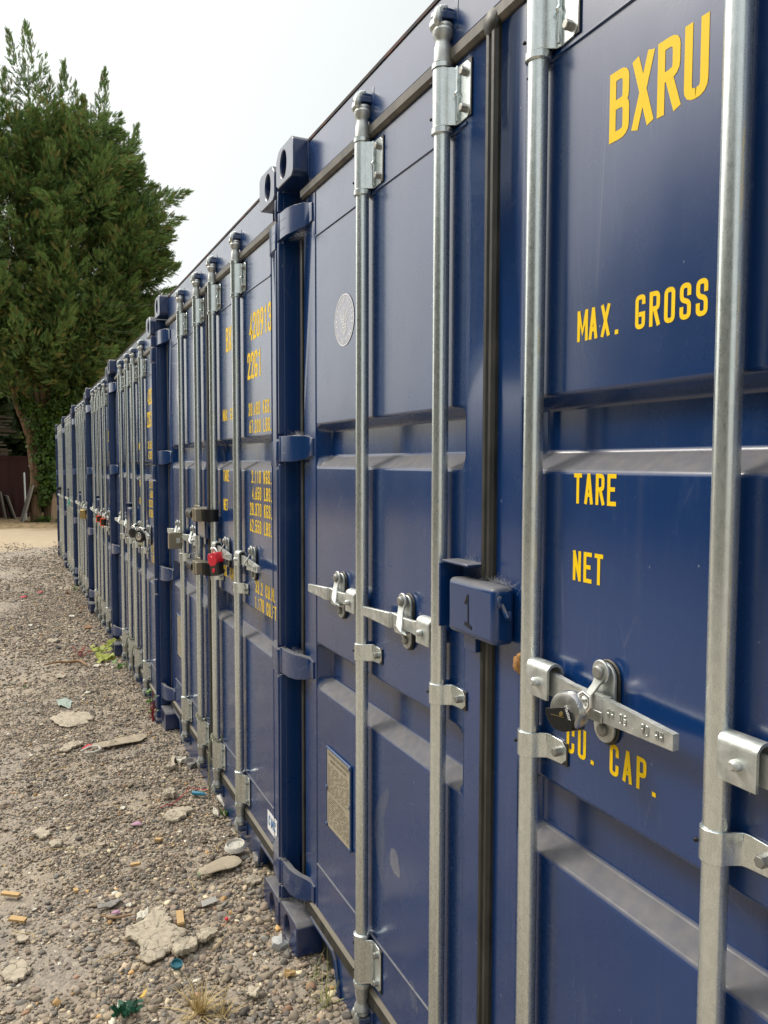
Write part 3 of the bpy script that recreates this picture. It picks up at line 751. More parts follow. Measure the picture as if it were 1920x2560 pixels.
tag(o, 'round steel shrouded padlock with black core on the handle above CU. CAP.', 'padlock')

# container B: red and black combination lock, square block, two rod clamps
o = empty('padlock', at(1, -.004, -1.560, 1.190)); o.rotation_euler = (R(-14), 0, R(20))
m = MB(); m.box(-.017, .017, -.034, .030, -.062, .002); m.build('body', BLACK, o, bevel=.007, seg=3)
m = MB(); m.prism([(-.036, -.010), (-.036, .022), (-.028, .034), (-.012, .036), (-.009, .024), (0, .018), (.009, .024), (.012, .036), (.026, .034), (.034, .022), (.034, -.004), (.018, -.022), (-.016, -.026)], -.019, .019); m.build('cover', RED, o, bevel=.004)
m = MB(); m.ring([(-.0175, .011), (-.0195, .010)], c=(0, .0, -.042), n=20, axis='x'); m.build('button', RED, o)
m = MB(); m.tube([(0, -.020*math.cos(a), .028+.026*math.sin(a)) for a in [math.pi*k/10 for k in range(11)]], .0045, 10); m.build('shackle', STEEL, o)
tag(o, 'red and black padlock on the container marked 420913', 'padlock')
o = empty('padlock', at(1, -.004, -.690, 1.200))
m = MB(); m.box(-.052, .016, -.020, .016, -.042, .045); m.build('body', DULLBRASS, o, bevel=.003)
m = MB(); m.box(-.014, .004, -.0215, -.019, -.012, .016); m.build('keyhole', GALV, o)
m = MB(); m.tube([(.012, -.01, .02), (.018, -.040, .022), (.022, -.055, .012), (.018, -.040, -.004), (.012, -.01, -.006)], .005, 8); m.build('shackle', STEEL, o)
tag(o, 'square dull nickel block padlock left of the red one', 'padlock')
def rod_clamp(loc, label):
    o = empty('bar_clamp_lock', loc)
    m = MB(); m.ring([(-.175, .026), (-.055, .026), (-.053, .0245)], c=(0, 0, 0), n=24, axis='y')
    m.build('cylinder', SCREW, o).location = (-.030, -1.10, 0)
    m = MB(); m.box(-.048, .006, -1.365, -1.270, -.028, .030); m.box(-.051, .008, -1.330, -1.318, -.031, .033); m.box(-.012, -.007, -1.27, -1.15, .010, .038); m.build('body', DULLBRASS, o, bevel=.003)
    m = MB(); m.strip([(-.018, -1.366), (-.018, -1.395), (-.010, -1.412), (.006, -1.424), (.024, -1.426), (.042, -1.418)], .004, -.027, .028); m.build('band', SCREW, o, smooth=60)
    return tag(o, label, 'clamp lock')
rod_clamp(at(1, 0, .0, 1.376), 'upper black and nickel rod clamp lock joining two bars of the container marked 420913')
rod_clamp(at(1, 0, .0, 1.132), 'lower black and nickel rod clamp lock behind the red padlock')
disc_lock('padlock', at(2, -.006, -1.535, 1.205), 'black disc padlock, left of two round ones on the third container', BLACK, None, .036, .024, (0, 0, R(30)))
disc_lock('padlock', at(2, -.012, -1.945, 1.215), 'round padlock with pale steel face, right of two on the third container', BLACK, STEEL, .043, .024, (0, 0, R(35)))
def block_lock(loc, label, body, side, h=.062, wd=.046):
    o = empty('padlock', loc); o.rotation_euler = (0, 0, R(35))
    m = MB(); m.box(-.014, .014, -wd/2, wd/2, -h, 0); m.build('body', body, o, bevel=.004)
    if side:
        m = MB(); m.box(-.0155, .0155, wd/2-.010, wd/2+.002, -h+.004, -.004); m.box(-.0155, .0155, -wd/2, wd/2, -.007, .0015); m.box(-.0155, .0155, -wd/2, wd/2, -h-.001, -h+.006); m.build('bumper', side, o)
    m = MB(); m.tube([(0, -.013, -.004), (0, -.013, .018)]+[(0, -.013*math.cos(a), .018+.013*math.sin(a)) for a in [math.pi*k/6 for k in range(1, 6)]]+[(0, .013, .018), (0, .013, -.004)], .004, 8); m.build('shackle', STEEL, o)
    return tag(o, label, 'padlock')
block_lock(at(3, -.010, -1.545, 1.215), 'orange and black padlock, left of the pair on the fourth container', BLACK, ORANGE)
block_lock(at(3, -.010, -1.965, 1.215), 'orange and black padlock, right of the pair on the fourth container', BLACK, ORANGE, .07, .05)
block_lock(at(4, -.010, -1.975, 1.200), 'brass padlock on the last bar of the fifth container', BRASS, None, .11, .085)
o = MB(); rr = random.Random(5)
for k in range(26):
    a = Vector((-.02, 0, 0)); pts = [a]
    for j in range(4): pts.append(pts[-1]+Vector((rr.uniform(-.012, .008), rr.uniform(-.03, .03), rr.uniform(-.03, .02))))
    o.tube(pts, .0022, 4)
tag(o.build('twine_tuft', GREENROPE, None, loc=at(5, 0, -1.98, 1.225)), 'frayed green twine tied to a handle far down the row', 'twine')
o = empty('bar_clamp_lock', at(6, 0, 0, 1.37)); m = MB(); m.box(-.05, .01, -1.5, -1.28, -.02, .025); m.build('body', SCREW, o, bevel=.003)
m = MB(); m.ring([(0, .02), (.14, .02)], c=(-.025, -1.29, 0), n=14, axis='y'); m.build('cylinder', SCREW, o)
tag(o, 'small black clamp lock on the farthest container', 'clamp lock')

# ------------------------------------------------------------------ ropes on the feet of the bars
WEB = mat('cobweb', (.34, .34, .36), .9, spec=.1)
def cobweb(loc, r, n, label, seed):
    rr = random.Random(seed); b = MB()
    for k in range(n):
        p = Vector((rr.gauss(0, r[0]), rr.gauss(0, r[1]), rr.gauss(0, r[2]))); d = Vector((rr.uniform(-1, 1), rr.uniform(-1, 1), rr.uniform(-.7, .7))).normalized()*rr.uniform(.006, .02)
        b.tube([p-d, p+Vector((0, 0, -.002)), p+d], .00013, 3)
    tag(b.build('cobweb', WEB, None, smooth=0, loc=at(0, *loc)), label, 'cobweb', 'cobwebs on the nearest container')
cobweb((.045, -1.265, 1.374), (.004, .028, .002), 130, 'dusty cobweb along the back of the lock box marked 1', 1)
cobweb((.045, -1.170, 1.403), (.005, .014, .002), 60, 'dusty cobweb on the bent staple beside the lock box', 2)
cobweb((.030, -.120, 1.690), (.006, .026, .002), 70, 'cobweb on top of the second hinge down', 5)
cobweb((.030, -.150, 2.300), (.006, .022, .004), 70, 'cobweb under the topmost hinge', 6)
cobweb((.030, -.120, .988), (.006, .026, .003), 80, 'cobweb on top of the third hinge down', 7)
cobweb((.030, -.110, .180), (.010, .030, .022), 170, 'thick cobweb behind the lowest hinge', 8)
def rope_obj(i, bar, label, drop=True, arc=False):
    yb = BARS[bar][0]; r0 = .0245; pts = []
    for k in range(17):
        a = math.pi*2*k/16+1.2; pts.append(Vector((-r0*math.cos(a), r0*math.sin(a), .347+.012*math.sin(a+.6))))
    if drop:
        if arc: end = [(-.022, .040, .350), (-.026, .075, .310), (-.028, .085, .24), (-.028, .075, .14), (-.026, .070, .06)]
        else: end = [(-.024, .026, .330), (-.028, .036, .290), (-.030, .040, .22), (-.028, .040, .12), (-.028, .038, .035)]
        pts += [Vector(p) for p in end]
    # resample and twist two strands
    fine = []
    for a, b in zip(pts[:-1], pts[1:]):
        n = max(2, int((b-a).length/.004)); fine += [a.lerp(b, k/n) for k in range(n)]
    m = MB()
    for ph in (0, math.pi):
        st = []; acc = 0
        for k, p in enumerate(fine):
            acc += .9; d = (fine[min(k+1, len(fine)-1)]-fine[max(k-1, 0)]).normalized(); u = d.orthogonal().normalized() if k == 0 else (u-d*u.dot(d)).normalized(); w_ = d.cross(u)
            st.append(p+(u*math.cos(acc+ph)+w_*math.sin(acc+ph))*.0028)
        m.tube(st, .0030, 5)
    o = m.build('rope', ROPE, None, loc=at(i, .032, yb, 0)); return tag(o, label, 'rope', 'ropes tied to the bar feet')
NAMES = {1: 'container marked 420913', 2: 'third container', 3: 'fourth container', 4: 'fifth container', 6: 'farthest container'}
for i in (1, 2, 3, 4, 6):
    rope_obj(i, 1, 'jute rope tied round the second bar foot of the '+NAMES[i], drop=i > 1, arc=True)
    rope_obj(i, 2, 'jute rope knotted on the third bar foot of the '+NAMES[i], arc=i > 1)

# wasp cocoon by the lock box
m = MB(); m.blob((0, 0, 0), (.009, .010, .017), 3, .5); m.blob((-.002, -.006, .012), (.006, .007, .008), 2, .5)
CO = mat('cocoon', (.42, .22, .08), .9); q = NB(CO); q.set('Normal', q.bump(q.noise(q.coord(), 240, 4), .8, .003))
tag(m.build('cocoon', CO, None, loc=at(0, .040, -1.340, 1.236)), 'small orange insect cocoon stuck under the lock box marked 1', 'cocoon')

# ------------------------------------------------------------------ ground
def ground_mat():
    m = mat('gravel_ground', (.3, .25, .19), .95, spec=.2); q = NB(m); v = q.coord()
    c1 = q.mix(q.ramp(q.noise(v, 2.2, 5, .6), [(.35, 0.), (.65, 1.)]), (.29, .24, .175), (.42, .35, .255))
    vo = q.n('ShaderNodeTexVoronoi', i_Scale=46.); q.l(v, vo.inputs['Vector'])
    pc = q.ramp(vo.outputs['Color'], [(.1, (.15, .135, .12)), (.5, (.25, .215, .18)), (.85, (.37, .32, .26)), (1., (.50, .45, .38))])
    vs = q.n('ShaderNodeTexVoronoi', i_Scale=120.); q.l(v, vs.inputs['Vector'])
    pc2 = q.ramp(vs.outputs['Color'], [(.1, (.16, .14, .12)), (.9, (.38, .32, .25))])
    gm = q.ramp(q.noise(v, 1.7, 4), [(.38, .35), (.6, .85)])
    c = q.mix(gm, c1, q.mix(.45, pc, pc2))
    tc_ = q.n('ShaderNodeTexCoord'); sp = q.n('ShaderNodeSeparateXYZ'); q.l(tc_.outputs['Object'], sp.inputs[0])
    yn = q.math('ADD', sp.outputs[1], q.math('MULTIPLY_ADD', q.noise(v, .8, 5, .65), 7., -3.5))
    sand = q.mix(q.noise(v, 3, 5), (.36, .285, .19), (.46, .37, .25))
    c = q.mix(q.ramp(q.math('MULTIPLY_ADD', yn, .1, -1.), [(.60, 0.), (.70, 1.)]), c, sand)         # packed sandy track past the row
    lit = q.mix(q.ramp(q.noise(v, 5, 6, .7), [(.4, 0.), (.6, 1.)]), (.14, .10, .055), (.33, .24, .13))
    c = q.mix(q.ramp(q.math('MULTIPLY_ADD', yn, .1, -2.), [(.20, 0.), (.32, 1.)]), c, lit)         # leaf litter below the trees
    q.set('Base Color', c)
    h = q.math('ADD', q.math('MULTIPLY', vo.outputs['Distance'], .6), q.math('MULTIPLY', vs.outputs['Distance'], .3))
    q.set('Normal', q.bump(h, .8, -.012, q.bump(q.noise(v, 9, 5), .4, .02)))
    return m
GROUND = ground_mat()
def hfun(x, y):
    z = np.interp(y, HY, HZ)+.010*np.sin(x*2.1+y*.9)*np.sin(y*1.3-x)+.004*np.sin(x*7+1)*np.sin(y*6.1)
    near_wall = np.clip((x+.30)/.30, 0, 1)*np.clip(1-(x-.1)*2, 0, 1)
    return z+near_wall*.006*(1+np.sin(y*3.3))
xs = np.concatenate([np.linspace(-60, -3, 24)[:-1], np.arange(-3, -1.4, .1), np.arange(-1.4, .3, .03), np.arange(.3, 1, .2), np.linspace(1, 60, 24)])
ys = np.concatenate([np.linspace(-45, -1.5, 16)[:-1], np.arange(-1.5, 5, .03), np.arange(5, 18, .1), np.arange(18, 32, .5), np.linspace(32, 110, 20)])
XX, YY_ = np.meshgrid(xs, ys, indexing='ij'); ZZ = hfun(XX, YY_)
fine_n = np.array([[noise.noise(Vector((a*9, b*9, 0)))*.006+noise.noise(Vector((a*30, b*30, 3)))*.003 if (-1.5 < a < .3 and -1.5 < b < 18) else 0. for b in ys] for a in xs]); ZZ = ZZ+fine_n
me = bpy.data.meshes.new('ground'); nx, ny = XX.shape
idx = np.arange(nx*ny).reshape(nx, ny)
q4 = np.stack([idx[:-1, :-1], idx[1:, :-1], idx[1:, 1:], idx[:-1, 1:]], -1).reshape(-1, 4)
me.from_pydata(np.stack([XX, YY_, ZZ], -1).reshape(-1, 3).tolist(), [], q4.tolist()); me.shade_smooth(); me.materials.append(GROUND)
g = bpy.data.objects.new('ground', me); COL.objects.link(g); tag(g, kind='structure')

def mesh_np(name, V, Fc, mats, col=None, smooth=False):
    me = bpy.data.meshes.new(name); me.vertices.add(len(V)); me.vertices.foreach_set('co', V.astype(np.float32).ravel())
    k = Fc.shape[1]; me.loops.add(Fc.size); me.loops.foreach_set('vertex_index', Fc.astype(np.int32).ravel())
    me.polygons.add(len(Fc)); me.polygons.foreach_set('loop_start', np.arange(0, Fc.size, k, dtype=np.int32))
    me.update(calc_edges=True); me.validate()
    if smooth: me.shade_smooth()
    if col is not None:
        a = me.color_attributes.new('col', 'FLOAT_COLOR', 'POINT'); a.data.foreach_set('color', np.concatenate([col, np.ones((len(col), 1))], 1).astype(np.float32).ravel())
    me.materials.append(mats); o = bpy.data.objects.new(name, me); COL.objects.link(o); return o
def rotmats(n, tilt=None):
    q = rng.normal(size=(n, 4)); q /= np.linalg.norm(q, axis=1)[:, None]; w_, x, y, z = q.T
    return np.stack([1-2*(y*y+z*z), 2*(x*y-z*w_), 2*(x*z+y*w_), 2*(x*y+z*w_), 1-2*(x*x+z*z), 2*(y*z-x*w_), 2*(x*z-y*w_), 2*(y*z+x*w_), 1-2*(x*x+y*y)], -1).reshape(n, 3, 3)
def ico(sub):
    bm = bmesh.new(); bmesh.ops.create_icosphere(bm, subdivisions=sub, radius=1); V = np.array([v.co[:] for v in bm.verts]); Fc = np.array([[v.index for v in f.verts] for f in bm.faces]); bm.free(); return V, Fc
def attr_mat(name, rough=.85, bump=None, spec=.3, jitter=.25, trans=0.):
    m = mat(name, (.3, .3, .3), rough, spec=spec); q = NB(m); a = q.n('ShaderNodeAttribute', attribute_name='col')
    v = q.coord(); n_ = q.noise(v, 90, 4); c = q.mix(jitter, a.outputs['Color'], q.mix(n_, (.12, .11, .10), (.62, .58, .52)), 'SOFT_LIGHT'); q.set('Base Color', c)
    if bump: q.set('Normal', q.bump(q.noise(v, bump, 4), .5, .002))
    return m
def wet(n, x, y):    # where gravel lies thick, 0..1
    return .5+.5*np.clip(1.4*np.sin(x*3.1+1.0+.8*np.sin(y*1.1))*np.sin(y*1.7+.5)+1.3+1.2*(x+.45), -1, 1)
def dens(x, y):
    d = wet(0, x, y)*np.clip(1.15+.9*(x+.55), .45, 1)
    patch = np.sin(x*7.3+2*np.sin(y*2.2))*np.sin(y*4.1+1.7*np.sin(x*5)+.6)
    return np.clip(d-.75*np.clip(patch-.15, 0, 1)*np.clip(1.2-(x+.35)*2.5, 0, 1), 0, 1)
def stones(n, x0, x1, y0, y1, r0, r1, sub, ang=.30):
    V0, F0 = ico(sub); k = int(n*1.6)
    x = rng.uniform(x0, x1, k); y = rng.uniform(y0, y1, k); keep = rng.uniform(0, 1, k) < (.12+.88*dens(x, y))*np.clip((18.5-y+np.sin(x*5))/4.5, 0, 1)**1.3; x, y = x[keep][:n], y[keep][:n]; n = len(x)
    r = .92*np.clip(r0*np.exp(rng.normal(0, .45, n)), r0*.35, r1)*(.75+.45*np.clip(wet(0, x, y), 0, 1))
    S = np.stack([r*rng.uniform(.8, 1.3, n), r*rng.uniform(.7, 1.05, n), r*rng.uniform(.34, .68, n)], -1)
    nv = 6; var = [V0*(1+rng.normal(0, ang*(.5 if sub > 1 else 1), (len(V0), 1))) for _ in range(nv)]
    for q_ in range(nv):      # cut flat facets, as on crushed stone
        for _ in range(9):
            d = rng.normal(size=3); d /= np.linalg.norm(d); h_ = var[q_]@d; lim = rng.uniform(.55, .8); ov = np.clip(h_-lim, 0, None); var[q_] = var[q_]-ov[:, None]*d
    var = np.stack(var); vi = rng.integers(0, nv, n); P = var[vi]*S[:, None, :]
    yaw = rng.uniform(0, 6.283, n); t1 = rng.normal(0, .35, n); c_, s_ = np.cos(yaw), np.sin(yaw)
    y1_ = P[:, :, 1]*np.cos(t1)[:, None]-P[:, :, 2]*np.sin(t1)[:, None]; z1_ = P[:, :, 1]*np.sin(t1)[:, None]+P[:, :, 2]*np.cos(t1)[:, None]
    X = P[:, :, 0]*c_[:, None]-y1_*s_[:, None]; Yq = P[:, :, 0]*s_[:, None]+y1_*c_[:, None]
    zc = hfun(x, y)+r*rng.uniform(-.15, .45, n)
    V = np.stack([X+x[:, None], Yq+y[:, None], z1_+zc[:, None]], -1).reshape(-1, 3)
    Fc = (F0[None]+(np.arange(n)*len(V0))[:, None, None]).reshape(-1, 3)
    pal = np.array([(.20, .175, .155), (.26, .225, .19), (.15, .14, .135), (.30, .25, .205), (.235, .19, .165), (.36, .30, .235), (.19, .185, .185), (.46, .40, .31), (.33, .21, .15), (.54, .51, .46), (.38, .25, .12)])
    pr_ = np.array([.20, .19, .13, .14, .11, .08, .07, .04, .012, .014, .008]); pr_ = pr_/pr_.sum()
    cc = pal[rng.choice(len(pal), n, p=pr_)]*(rng.uniform(.80, 1.25, (n, 1))*(1-rng.uniform(0, .45, (n, 1)))+np.array([.30, .255, .195])*rng.uniform(0, .001, (n, 1)))*1.25*np.array([1.13, 1.09, .97])
    return V, Fc, np.repeat(cc, len(V0), 0)
parts = [stones(8000, -1.15, .10, -.75, .55, .0072, .019, 2), stones(26000, -1.2, .10, -.75, 1.6, .0042, .012, 1), stones(36000, -1.2, .10, .5, 4.2, .0056, .016, 1),
         stones(22000, -1.5, .10, 4., 9.5, .0095, .020, 1), stones(11000, -1.9, .10, 9., 18.5, .012, .026, 1), stones(16000, -4.2, -1.1, -1.5, 7, .009, .02, 1), stones(9000, -1.2, .10, -2.6, -.75, .0085, .018, 1), stones(6000, -5., -1.5, 7, 18, .014, .03, 1)]
Vs, Fs, Cs, off = [], [], [], 0
for V, Fc, c in parts: Vs.append(V); Fs.append(Fc+off); Cs.append(c); off += len(V)
tag(mesh_np('gravel', np.concatenate(Vs), np.concatenate(Fs), attr_mat('gravel_stone', .85, 300), np.concatenate(Cs)), kind='stuff')

# ------------------------------------------------------------------ litter on the gravel
def flake_mat(name, a, b, sc=60, bumpd=.004, rough=.95):
    m = mat(name, a, rough, spec=.2); q = NB(m); v = q.coord()
    n_ = q.noise(v, sc, 6, .65); vo = q.n('ShaderNodeTexVoronoi', feature='DISTANCE_TO_EDGE', i_Scale=sc*.55)
    dv = q.n('ShaderNodeVectorMath', operation='ADD'); q.l(v, dv.inputs[0]); nn_ = q.n('ShaderNodeTexNoise', i_Scale=sc*.8); q.l(v, nn_.inputs['Vector'])
    sc_ = q.n('ShaderNodeVectorMath', operation='SCALE'); q.l(nn_.outputs['Color'], sc_.inputs[0]); sc_.inputs[3].default_value = .035; q.l(sc_.outputs[0], dv.inputs[1]); q.l(dv.outputs[0], vo.inputs['Vector'])
    cr = q.ramp(vo.outputs['Distance'], [(.006, 0.), (.040, 1.)])
    crk = q.math('MAXIMUM', cr, q.ramp(q.noise(v, sc*.5, 3), [(.44, 0.), (.56, 1.)]))
    c = q.mix(q.ramp(n_, [(.3, 0.), (.7, 1.)]), a, b); c = q.mix(q.math('MULTIPLY', q.math('SUBTRACT', 1., crk), .7), c, tuple(x*.4 for x in a)); q.set('Base Color', c)
    q.set('Normal', q.bump(q.math('ADD', n_, crk), .7, bumpd)); return m
MUD = flake_mat('dried_render', (.32, .27, .20), (.48, .42, .32), 45)
PALESTONE = flake_mat('pale_stone', (.50, .46, .37), (.62, .58, .48), 60)
GREYB = flake_mat('grey_block', (.20, .19, .17), (.28, .26, .23), 80)
WOODM = mat('wood_chip', (.48, .30, .12), .8); q = NB(WOODM); q.set('Base Color', q.mix(q.noise(q.coord((1, 12, 1)), 30, 4), (.34, .20, .075), (.60, .41, .19)))
TUBEW = mat('white_plastic', (.52, .49, .42), .55); PAPER = mat('white_card', (.50, .48, .40), .85)
CARD = flake_mat('grey_cardboard', (.30, .25, .18), (.40, .34, .25), 25, .002)
TEAL = mat('teal_plastic', (.03, .15, .19), .6); BLUEP = mat('blue_plastic', (.02, .19, .30), .5); PINK = mat('pink_petal', (.40, .22, .30), .8)
GREENP = mat('green_plastic', (.015, .09, .045), .5); REDS = mat('red_string', (.42, .03, .04), .7); YLEAF = mat('yellow_leaf', (.52, .34, .06), .7)
STRAW = mat('dry_straw', (.45, .34, .15), .85); DLEAF = mat('dry_leaf', (.24, .13, .06), .85)
CLEAR = mat('cloudy_film', (.42, .40, .36), .25); CLEAR.node_tree.nodes['Principled BSDF'].inputs['Alpha'].default_value = .75
LIME = mat('lime_leaf', (.30, .33, .045), .7); LIME.node_tree.nodes['Principled BSDF'].inputs['Transmission Weight'].default_value = .0
MIDG = mat('weed_leaf', (.10, .20, .03), .6); REDSTEM = mat('red_stem', (.30, .02, .03), .6); TWIG = mat('twig_bark', (.28, .17, .09), .85)
BLACKB = mat('black_scrap', (.02, .02, .022), .6)
def gz(x, y): return float(hfun(np.array(x), np.array(y)))+noise.noise(Vector((x*9, y*9, 0)))*.006
def flake(name, poly, m, label, cat, group=None, th=.010, lift=.012, wob=.006, curl=0., sub=True):
    cx = sum(p[0] for p in poly)/len(poly); cy = sum(p[1] for p in poly)/len(poly); gb = gz(cx, cy)+lift
    out = []
    n = len(poly)
    for i in range(n):
        a, b = Vector(poly[i]), Vector(poly[(i+1) % n]); d = b-a; nn_ = Vector((-d.y, d.x))
        k = 5 if d.length > .02 and sub else 1
        for j in range(k):
            t = j/k; q_ = a+d*t+nn_*(0 if j == 0 else random.uniform(-.17, .17)*(1 if m is MUD else .3)); out.append((q_.x, q_.y))
    bm = bmesh.new(); rings = [1., .93, .62, .3]
    def H(x, y, s_): 
        dx, dy = x-cx, y-cy
        return noise.noise(Vector((x*22, y*22, 5)))*wob+noise.noise(Vector((x*70, y*70, 1)))*wob*.4+curl*(dx*dx+dy*dy)*8
    vt = []
    for s_ in rings:
        vt.append([bm.verts.new((cx+(x-cx)*s_, cy+(y-cy)*s_, gb+H(cx+(x-cx)*s_, cy+(y-cy)*s_, s_)-(th*.35 if s_ == 1. else 0))) for x, y in out])
    c_ = bm.verts.new((cx, cy, gb+H(cx, cy, 0))); N_ = len(out)
    low = [bm.verts.new((cx+(x-cx)*.97, cy+(y-cy)*.97, gb+H(x, y, 1)-th)) for x, y in out]
    for i in range(N_):
        j = (i+1) % N_
        for r_ in range(len(rings)-1): bm.faces.new((vt[r_][i], vt[r_][j], vt[r_+1][j], vt[r_+1][i]))
        bm.faces.new((vt[-1][i], vt[-1][j], c_)); bm.faces.new((low[i], low[j], vt[0][j], vt[0][i]))
    bm.faces.new(low[::-1]); bmesh.ops.recalc_face_normals(bm, faces=bm.faces)
    me = bpy.data.meshes.new(name); bm.to_mesh(me); bm.free(); me.materials.append(m); me.shade_smooth(); me.set_sharp_from_angle(angle=R(35))
    o = bpy.data.objects.new(name, me); COL.objects.link(o); return tag(o, label, cat, group)
FG = 'pale flakes of render lying on the gravel'
flake('render_flake', [(-0.491, 0.194), (-0.468, 0.22), (-0.436, 0.242), (-0.412, 0.253), (-0.38, 0.293), (-0.345, 0.316), (-0.329, 0.277), (-0.331, 0.239), (-0.323, 0.2), (-0.332, 0.171), (-0.289, 0.122), (-0.305, 0.094), (-0.33, 0.077), (-0.346, 0.05), (-0.364, 0.025), (-0.41, 0.001), (-0.439, -0.008), (-0.461, 0.031), (-0.445, 0.05), (-0.449, 0.092), (-0.464, 0.14), (-0.486, 0.167)], MUD, 'largest cracked pale flake of render, star-shaped, in the foreground', 'flake', FG, .014, .034)
flake('render_flake', [(-0.35, 0.046), (-0.313, 0.069), (-0.283, 0.076), (-0.264, 0.04), (-0.278, 0.012), (-0.313, -0.005), (-0.352, -0.024), (-0.357, 0.015)], MUD, 'crumbly flake touching the right tip of the largest flake', 'flake', FG, .018, .034, .012)
flake('render_flake', [(-0.278, 0.071), (-0.247, 0.088), (-0.218, 0.082), (-0.182, 0.076), (-0.207, 0.048), (-0.247, 0.018), (-0.265, 0.019), (-0.267, 0.048)], MUD, 'pointed pale flake, third along from the largest flake', 'flake', FG, .012, .034)
flake('grey_scrap', [(-0.55, 0.432), (-0.519, 0.434), (-0.494, 0.448), (-0.47, 0.453), (-0.466, 0.439), (-0.487, 0.411), (-0.507, 0.4), (-0.551, 0.412)], GREYB, 'thin grey sliver of board behind the largest flake', 'scrap', None, .004, .018)
flake('plastic_film', [(-0.209, 0.285), (-0.152, 0.296), (-0.155, 0.256), (-0.213, 0.239)], CLEAR, 'cloudy see-through square of plastic on the gravel', 'litter', None, .0015, .020, .003, sub=False)
flake('card_scrap', [(-0.548, -0.173), (-0.505, -0.2), (-0.511, -0.231), (-0.554, -0.207)], PAPER, 'white card scrap beside the crumpled green plastic', 'litter', None, .0015, .022, .002, sub=False)
flake('wood_chip', [(-0.302, 0.262), (-0.278, 0.258), (-0.288, 0.173), (-0.314, 0.174)], WOODM, 'flat tan wooden block beside the largest flake', 'wood chip', 'wood chips', .014, .028, .001, sub=False)
flake('render_flake', [(-0.213, 1.067), (-0.181, 1.123), (-0.127, 1.124), (-0.074, 1.091), (-0.117, 1.022), (-0.175, 0.995), (-0.213, 1.022)], MUD, 'oval pale flake in front of the blue tube', 'flake', FG, .014, .024)
flake('render_flake', [(-0.18, 1.289), (-0.126, 1.355), (-0.119, 1.303), (-0.135, 1.246)], MUD, 'small upright pale flake beside the red string', 'flake', FG, .02, .035, .01)
flake('render_flake', [(0.01, 1.065), (0.022, 0.995), (0.014, 0.961), (-0.005, 0.975)], PALESTONE, 'small pale wedge near the white tube', 'flake', FG, .01, .02)
flake('render_flake', [(-0.115, 1.64), (-0.038, 1.794), (-0.028, 1.754), (-0.076, 1.639)], MUD, 'long dark-edged flake near the third bar foot', 'flake', FG, .02, .035, .012)
flake('render_flake', [(-0.611, 2.943), (-0.544, 3.049), (-0.389, 2.969), (-0.353, 2.838), (-0.408, 2.731), (-0.511, 2.696), (-0.582, 2.794)], MUD, 'broad flat pale flake behind the insole with the red end', 'flake', FG, .012, .022)
flake('render_flake', [(-0.598, 2.225), (-0.545, 2.32), (-0.473, 2.341), (-0.455, 2.276), (-0.504, 2.239), (-0.575, 2.187)], MUD, 'pale flake left of the insole with the red end', 'flake', FG, .012, .022)
flake('plastic_scrap', [(-0.562, 3.393), (-0.483, 3.43), (-0.453, 3.336), (-0.484, 3.165), (-0.547, 3.277)], mat('pale_green_plastic', (.30, .36, .30), .6), 'pale green plastic scrap far back on the gravel', 'litter', None, .004, .02, .012)
flake('render_flake', [(-0.755, 1.176), (-0.715, 1.204), (-0.674, 1.138), (-0.697, 1.091), (-0.739, 1.122)], MUD, 'ragged pale flake at the left edge, level with the blue tube', 'flake', FG, .010, .02)
flake('render_flake', [(-0.697, 1.025), (-0.669, 1.049), (-0.635, 1.029), (-0.646, 0.991), (-0.684, 0.987)], MUD, 'small pale flake in front of the ragged left one', 'flake', FG, .010, .02)
flake('render_flake', [(-0.861, 0.155), (-0.84, 0.207), (-0.802, 0.202), (-0.771, 0.162), (-0.778, 0.116), (-0.815, 0.086), (-0.852, 0.115)], MUD, 'crumbling flake in the lower left corner', 'flake', FG, .010, .018)
flake('render_flake', [(-0.821, 0.358), (-0.794, 0.373), (-0.774, 0.329), (-0.788, 0.301), (-0.817, 0.314)], MUD, 'small flake behind the lower left corner one', 'flake', FG, .008, .018)
flake('bark_scrap', [(-0.217, -0.284), (-0.185, -0.288), (-0.153, -0.316), (-0.18, -0.342), (-0.196, -0.329)], MUD, 'curled dry bark scrap beside the straw tuft', 'scrap', None, .006, .026, .014)
flake('render_flake', [(-0.037, 0.346), (0.007, 0.353), (0.03, 0.315), (-0.008, 0.298), (-0.036, 0.317)], MUD, 'curled flake in front of the insole, near the wall', 'flake', FG, .008, .024, .01)
flake('brick_scrap', [(0.048, 0.526), (0.077, 0.522), (0.067, 0.435), (0.036, 0.44)], GREYB, 'grey block lying against the sill beside the cup lid', 'scrap', None, .02, .030, .001, sub=False)
